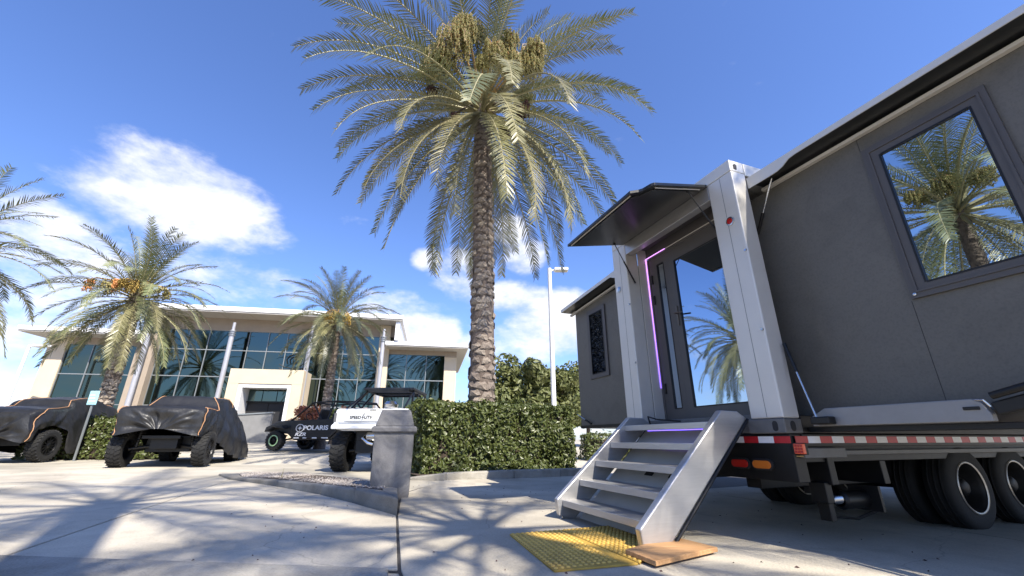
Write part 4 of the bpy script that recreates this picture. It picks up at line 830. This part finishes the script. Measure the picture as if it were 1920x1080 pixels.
M['bronze'] = mat('bronze_handle', (.14, .12, .10), .35, .8)
q = MB().box(-1.413, -1.383, .335, .349, 2.16 + dz, 2.42 + dz); q.tube([(-1.398, .34, 2.32 + dz), (-1.398, .29, 2.32 + dz), (-1.27, .285, 2.30 + dz)], .011, 8); q.build('handle', M['bronze'], d2, bevel=.003)
# led strip
def ledmat():
    m = bpy.data.materials.new('led_strip'); m.use_nodes = True; t = m.node_tree; b = t.nodes['Principled BSDF']; tc_ = t.nodes.new('ShaderNodeTexCoord'); sp_ = t.nodes.new('ShaderNodeSeparateXYZ'); t.links.new(tc_.outputs['Object'], sp_.inputs[0])
    mr = t.nodes.new('ShaderNodeMapRange'); mr.inputs[1].default_value = 1.45; mr.inputs[2].default_value = 3.3; t.links.new(sp_.outputs[2], mr.inputs[0]); cr = t.nodes.new('ShaderNodeValToRGB'); cr.color_ramp.elements[0].color = (.22, .12, 1, 1); cr.color_ramp.elements[1].color = (.72, .30, 1, 1); t.links.new(mr.outputs[0], cr.inputs[0])
    t.links.new(cr.outputs[0], b.inputs['Emission Color']); b.inputs['Emission Strength'].default_value = 1.3; b.inputs['Base Color'].default_value = (.5, .4, .6, 1); return m
LED = ledmat()
MB().box(-1.858, -1.852, .328, .338, 1.43 + dz, 3.262 + dz).build('led_strip', LED, cab); MB().box(-1.852, -1.45, .328, .338, 3.256 + dz, 3.262 + dz).build('led_strip', LED, cab); cb('light_strip', 'fold', -1.449, -.336, .328, .338, 3.252, 3.262, 0)
q = MB(); q.tube([(-1.8, .05, .985 + dz), (-1.7, -.05, 1.06 + dz), (-1.5, -.08, 1.02 + dz), (-1.2, -.02, .99 + dz)], .009, 6); q.build('cable', M['black'], cab, smooth=True)
# awning with notched corners
def awn(u, v, off=0.):   # u along x, v outwards 0..1
    return (-1.90 + (1.58) * u, -.005 - .92 * v, 3.452 + dz - .185 * v + off)
def spline_notch(): return [(1, 0), (1, .80), (.985, .835), (.955, .85), (.925, .865), (.905, .90), (.895, .95), (.885, 1.0)]
pl = [(0, 0)] + spline_notch() + [(.0, 1.0)]
aw = MB().prism(pl, lambda a, b: awn(a, b, 0), lambda a, b: awn(a, b, .035)).build('awning', M['black_gloss'], cab, bevel=.004)
pl2 = [(.04, .06), (.955, .06), (.955, .76), (.92, .80), (.87, .84), (.845, .93), (.05, .93)]
MB().prism(pl2, lambda a, b: awn(a, b, -.012), lambda a, b: awn(a, b, -.001)).build('lining_panel', M['black_gloss'], aw, bevel=.004)
k = MB(); k.tube([awn(.03, .965, -.006), awn(.86, .965, -.006)], .007, 6); k.tube([awn(.975, .08, -.008), awn(.975, .76, -.008)], .007, 6); k.build('edge_trim', M['fold'], aw)
for u, xw in ((.955, -.345), (.06, -1.85)):
    a = Vector(awn(u, .24, -.015)); b = Vector((xw, .10, 2.86 + dz)); s_ = MB().tube([a, a.lerp(b, .55)], .006, 8).tube([a.lerp(b, .45), b], .011, 8).lathe([(.001, -.01), (.016, -.01), (.016, .01), (.001, .01)], 10, 'x', a).build('gas_strut', M['black'], aw, smooth=True)
# fold-out wings
def wing(sgn, x0, x1, zr0, zr1, zb):
    w_ = empty('wing', (0, 0, 0)); w_.parent = cab; a, b = min(x0, x1), max(x0, x1)
    wl = boxo('end_wall', M['wall_dark'], w_, a - (.35 if sgn > 0 else 0), b + (.35 if sgn < 0 else 0), .45, .52, zb + dz, 3.30 + dz if sgn > 0 else 3.14 + dz, .004)
    e = x1; boxo('side_wall', M['wall_dark'], w_, min(e - sgn * .07, e), max(e - sgn * .07, e), .522, 5.5, zb + dz, 3.1 + dz, .004); boxo('back_wall', M['wall_dark'], w_, a, b, 5.43, 5.5, zb + dz, 3.1 + dz, .004); boxo('floor', M['black'], w_, a, b, .53, 5.42, zb + dz, zb + .1 + dz, 0)
    # roof slab with shaped front fascia
    X1 = x1 + sgn * .12
    def rz(x): return zr0 + (zr1 - zr0) * (x - x0) / (X1 - x0)
    k = MB(); k.prism([(x0, 0), (X1, 0), (X1, .05), (x0, .05)], lambda x, h: (x, .21, rz(x) + dz - .05 + h), lambda x, h: (x, 5.7, rz(x) + dz - .05 + h)); r_ = k.build('roof', M['black_gloss'], w_, bevel=.004)
    q = sgn; L_ = abs(X1 - x0); n_ = .30 if sgn > 0 else .22
    top = [(x0, .004), (X1, .004)]; lowp = [(X1, -.052), (x0 + q * (n_ + .22), -.052), (x0 + q * (n_ + .16), -.06), (x0 + q * (n_ + .09), -.10), (x0 + q * (n_ + .03), -.118), (x0 + q * n_ * .8, -.122), (x0, -.122)]
    MB().prism(top + lowp, lambda x, h: (x, .20, rz(x) + dz + h), lambda x, h: (x, .209, rz(x) + dz + h)).build('fascia', M['silver'], r_)
    zt = 3.30 if sgn > 0 else 3.14
    k = MB(); k.prism([(x0, -.03), (X1, -.03), (X1, 0), (x0, 0)], lambda x, h: (x, .40, rz(x) + dz - .075 + h), lambda x, h: (x, .445, rz(x) + dz - .075 + h)); k.build('eave_trim', M['fold'], r_)
    return w_, rz
wr, rzr = wing(1, .003, 2.12, 3.405, 3.375, .98); wl_, rzl = wing(-1, -2.193, -4.16, 3.315, 3.16, .985)
lf = leaf('window', .915, 1.70, 1.80, 3.15, 1.03, 1.60, 1.90, 3.04, .425, 'frame_dark', 'glass_w', wr, .03)
fr = MB()
for a in ((.955, 1.665, 1.84, 1.855), (.955, 1.665, 3.095, 3.11), (.955, .97, 1.855, 3.095), (1.65, 1.665, 1.855, 3.095)): fr.box(a[0], a[1], .415, .425, a[2] + dz, a[3] + dz)
fr.build('frame_bead', M['frame_dark'], lf); MB().lathe([(.001, -.01), (.011, -.008), (.012, 0)], 12, 'y', (.945, .425, 1.83 + dz)).build('stud', M['chrome'], lf)
lf2 = leaf('window', -3.72, -3.15, 1.78, 2.99, -3.64, -3.23, 1.85, 2.91, .425, 'frame_dark', 'glass_k', wl_, .03)
boxo('panel_seam', M['dark_in'], wr, .900, .903, .4485, .451, .99 + dz, 1.79 + dz, 0); boxo('panel_seam', M['dark_in'], wr, .900, .903, .4485, .451, 3.16 + dz, 3.30 + dz, 0)
# hinged floor beam of the right wing
M['beam'] = mat('beam_grey', (.25, .25, .25), .5, .2, .08, 6)
k = MB(); k.prism([(.10, .905), (1.20, .905), (1.20, .95), (1.17, 1.02), (1.13, 1.042), (.22, 1.042), (.10, .98)], lambda a, b: (a, .20, b + dz), lambda a, b: (a, .26, b + dz)); bm_ = k.build('floor_beam', M['beam'], wr, bevel=.006)
boxo('latch', M['black'], bm_, 1.08, 1.16, .19, .20, .975 + dz, .995 + dz, .003); boxo('beam_foot', M['black'], wr, .0, 2.1, .28, .44, .86 + dz, .90 + dz, .004)
k = MB(); k.tube([(1.15, .20, 1.035 + dz), (1.19, .19, 1.03 + dz), (1.21, .2, .99 + dz)], .007, 8); k.build('pin', M['chrome'], wr, smooth=True)
k = MB(); k.box(0, .9, -.04, .04, -.05, .03, Matrix.Translation((1.22, .23, .985 + dz)) @ Matrix.Rotation(R(-14), 4, 'Y')); k.build('support_arm', M['black'], wr, bevel=.01); k = MB(); k.tube([(1.24, .17, 1.05 + dz), (1.8, .17, 1.20 + dz)], .022, 10); k.build('hydraulic_ram', M['black'], wr, smooth=True)
def strut(a, b, par):
    a, b = Vector(a), Vector(b); s_ = MB().tube([a, a.lerp(b, .62)], .008, 8).build('strut_rod', M['chrome'], par, smooth=True); MB().tube([a.lerp(b, .60), b], .017, 10).build('strut_cylinder', M['black'], s_, smooth=True)
strut((.20, .30, 3.31 + dz), (-.16, .41, 2.86 + dz), wr)
strut((.20, .12, .96 + dz), (.03, .17, 1.62 + dz), wr); boxo('strut_foot', M['black'], wr, .15, .30, .10, .19, .915 + dz, .975 + dz, .01)
strut((-4.15, .38, 1.22 + dz), (-3.75, .40, 1.05 + dz), wl_)
boxo('bottom_lip', M['black'], wl_, -4.16, -2.2, .44, .449, .985 + dz, 1.03 + dz, 0)

# ------------------------------------------------------------------ boarding stairs
sta = empty('boarding_stairs', (TX, TY, TZ), TR, 'five tread silver metal stairs leading up to the cabin door', 'stairs')
prof = [(-.30, 1.05), (-.10, 1.045), (.0, .985), (-1.10, -.035), (-1.275, .01), (-1.297, .165)]
for x0, x1, nm, pf in ((-.43, -.36, 'stringer', prof), (-1.80, -1.73, 'stringer', [(a, b + (.05 if b < .5 else 0)) for a, b in prof])):
    s_ = MB().prism(pf, lambda a, b: (x0, a, b + dz), lambda a, b: (x1, a, b + dz)).build(nm, M['silver_lt'], sta, bevel=.012)
    e1, e2 = Vector((0, 0.012, .975)), Vector((0, -1.09, -.045)); MB().tube([(x1 + .004, e1.y - .01, e1.z + dz), (x1 + .004, e2.y, e2.z + dz)], .014, 8).build('edge_seal', M['black'], s_, smooth=True)
for i, (s, z) in enumerate(((-.375, .955), (-.595, .770), (-.81, .582), (-1.02, .394), (-1.232, .206))):
    k = MB(); k.prism([(0, 0), (.26, 0), (.26, -.02), (.025, -.02), (.025, -.058), (0, -.058)], lambda a, b: (-1.729, s + a, z + b + dz), lambda a, b: (-.431, s + a, z + b + dz)); k.build('tread', M['silver_lt'], sta, bevel=.003)
bk = MB().prism([(-.06, .93), (-1.08, -.01), (-1.07, -.025), (-.05, .915)], lambda a, b: (-1.728, a, b + dz), lambda a, b: (-.432, a, b + dz)).build('back_panel', M['silver'], sta)
for x in (-1.2, -.85):
    k = MB(); k.prism([(-.50, .527), (-.57, .463), (-.572, .466), (-.502, .530)], lambda a, b: (x, a, b + dz), lambda a, b: (x + .12, a, b + dz)); k.build('vent', M['black'], bk)
M['led2'] = emit('led_violet', (.18, .10, 1.0), 2.0)
MB().box(-1.35, -.45, -.352, -.346, .888 + dz, .894 + dz).build('led_strip', M['led2'], sta)
for x, b in ((-.395, 0), (-1.765, .05)):
    MB().lathe([(.001, -.08), (.028, -.08), (.028, -.065), (.01, -.06), (.01, .02)], 14, c=(x, -1.22, .045 + b + dz)).build('levelling_foot', M['chrome'], sta, smooth=True)
# yellow tactile plates and timber board
def plate(name, pts, label, dots):
    c = Vector((sum(p[0] for p in pts) / 4, sum(p[1] for p in pts) / 4)); t = empty(name, (c.x, c.y, G(*c)), 0, label, 'tactile plate', 'yellow tactile plates')
    MB().prism(pts, lambda x, y: rel(t, (x, y, G(x, y) + .001)), lambda x, y: rel(t, (x, y, G(x, y) + .014))).build('panel', M['yellow'], t, bevel=.003)
    a, b, d = Vector(pts[0]), Vector(pts[1]), Vector(pts[3]); k = MB(); nx, ny = dots
    for i in range(nx):
        for j in range(ny):
            p = a + (b - a) * ((i + .5) / nx) + (d - a) * ((j + .5) / ny); k.lathe([(.014, .0), (.012, .007), (.001, .0075)], 8, c=rel(t, (p.x, p.y, G(p.x, p.y) + .0138)))
    tag(k.build('studs', M['stud'], t), kind='stuff')
A_, B_, C_, D_ = Vector((-.02, 4.04)), Vector((.80, 4.40)), Vector((.86, 3.20)), Vector((.26, 3.0))
mA, mC = A_.lerp(B_, .55), D_.lerp(C_, .55)
plate('tactile_plate', [tuple(A_), tuple(mA), tuple(D_.lerp(C_, .95)), tuple(D_)], 'worn yellow tactile plate in front of the stairs', (11, 20))
B2 = B_ + (B_ - A_) * .22; C2 = C_ + (C_ - D_) * .1
plate('tactile_plate', [tuple(mA + (B_ - A_) * .012), tuple(B2), tuple(C2 + Vector((.30, .62))), tuple(D_.lerp(C_, .95) + (B_ - A_) * .012)], 'shaded yellow tactile plate partly under the stairs', (14, 20))
bd = empty('timber_board', (1.15, 3.46, G(1.15, 3.46)), 0, 'flat timber board under the right foot of the stairs', 'board')
MB().prism([(.80, 3.40), (1.30, 3.86), (1.50, 3.50), (.92, 3.10)], lambda x, y: rel(bd, (x, y, G(x, y) + .016)), lambda x, y: rel(bd, (x, y, G(x, y) + .046))).build('plank', M['wood'], bd, bevel=.004)
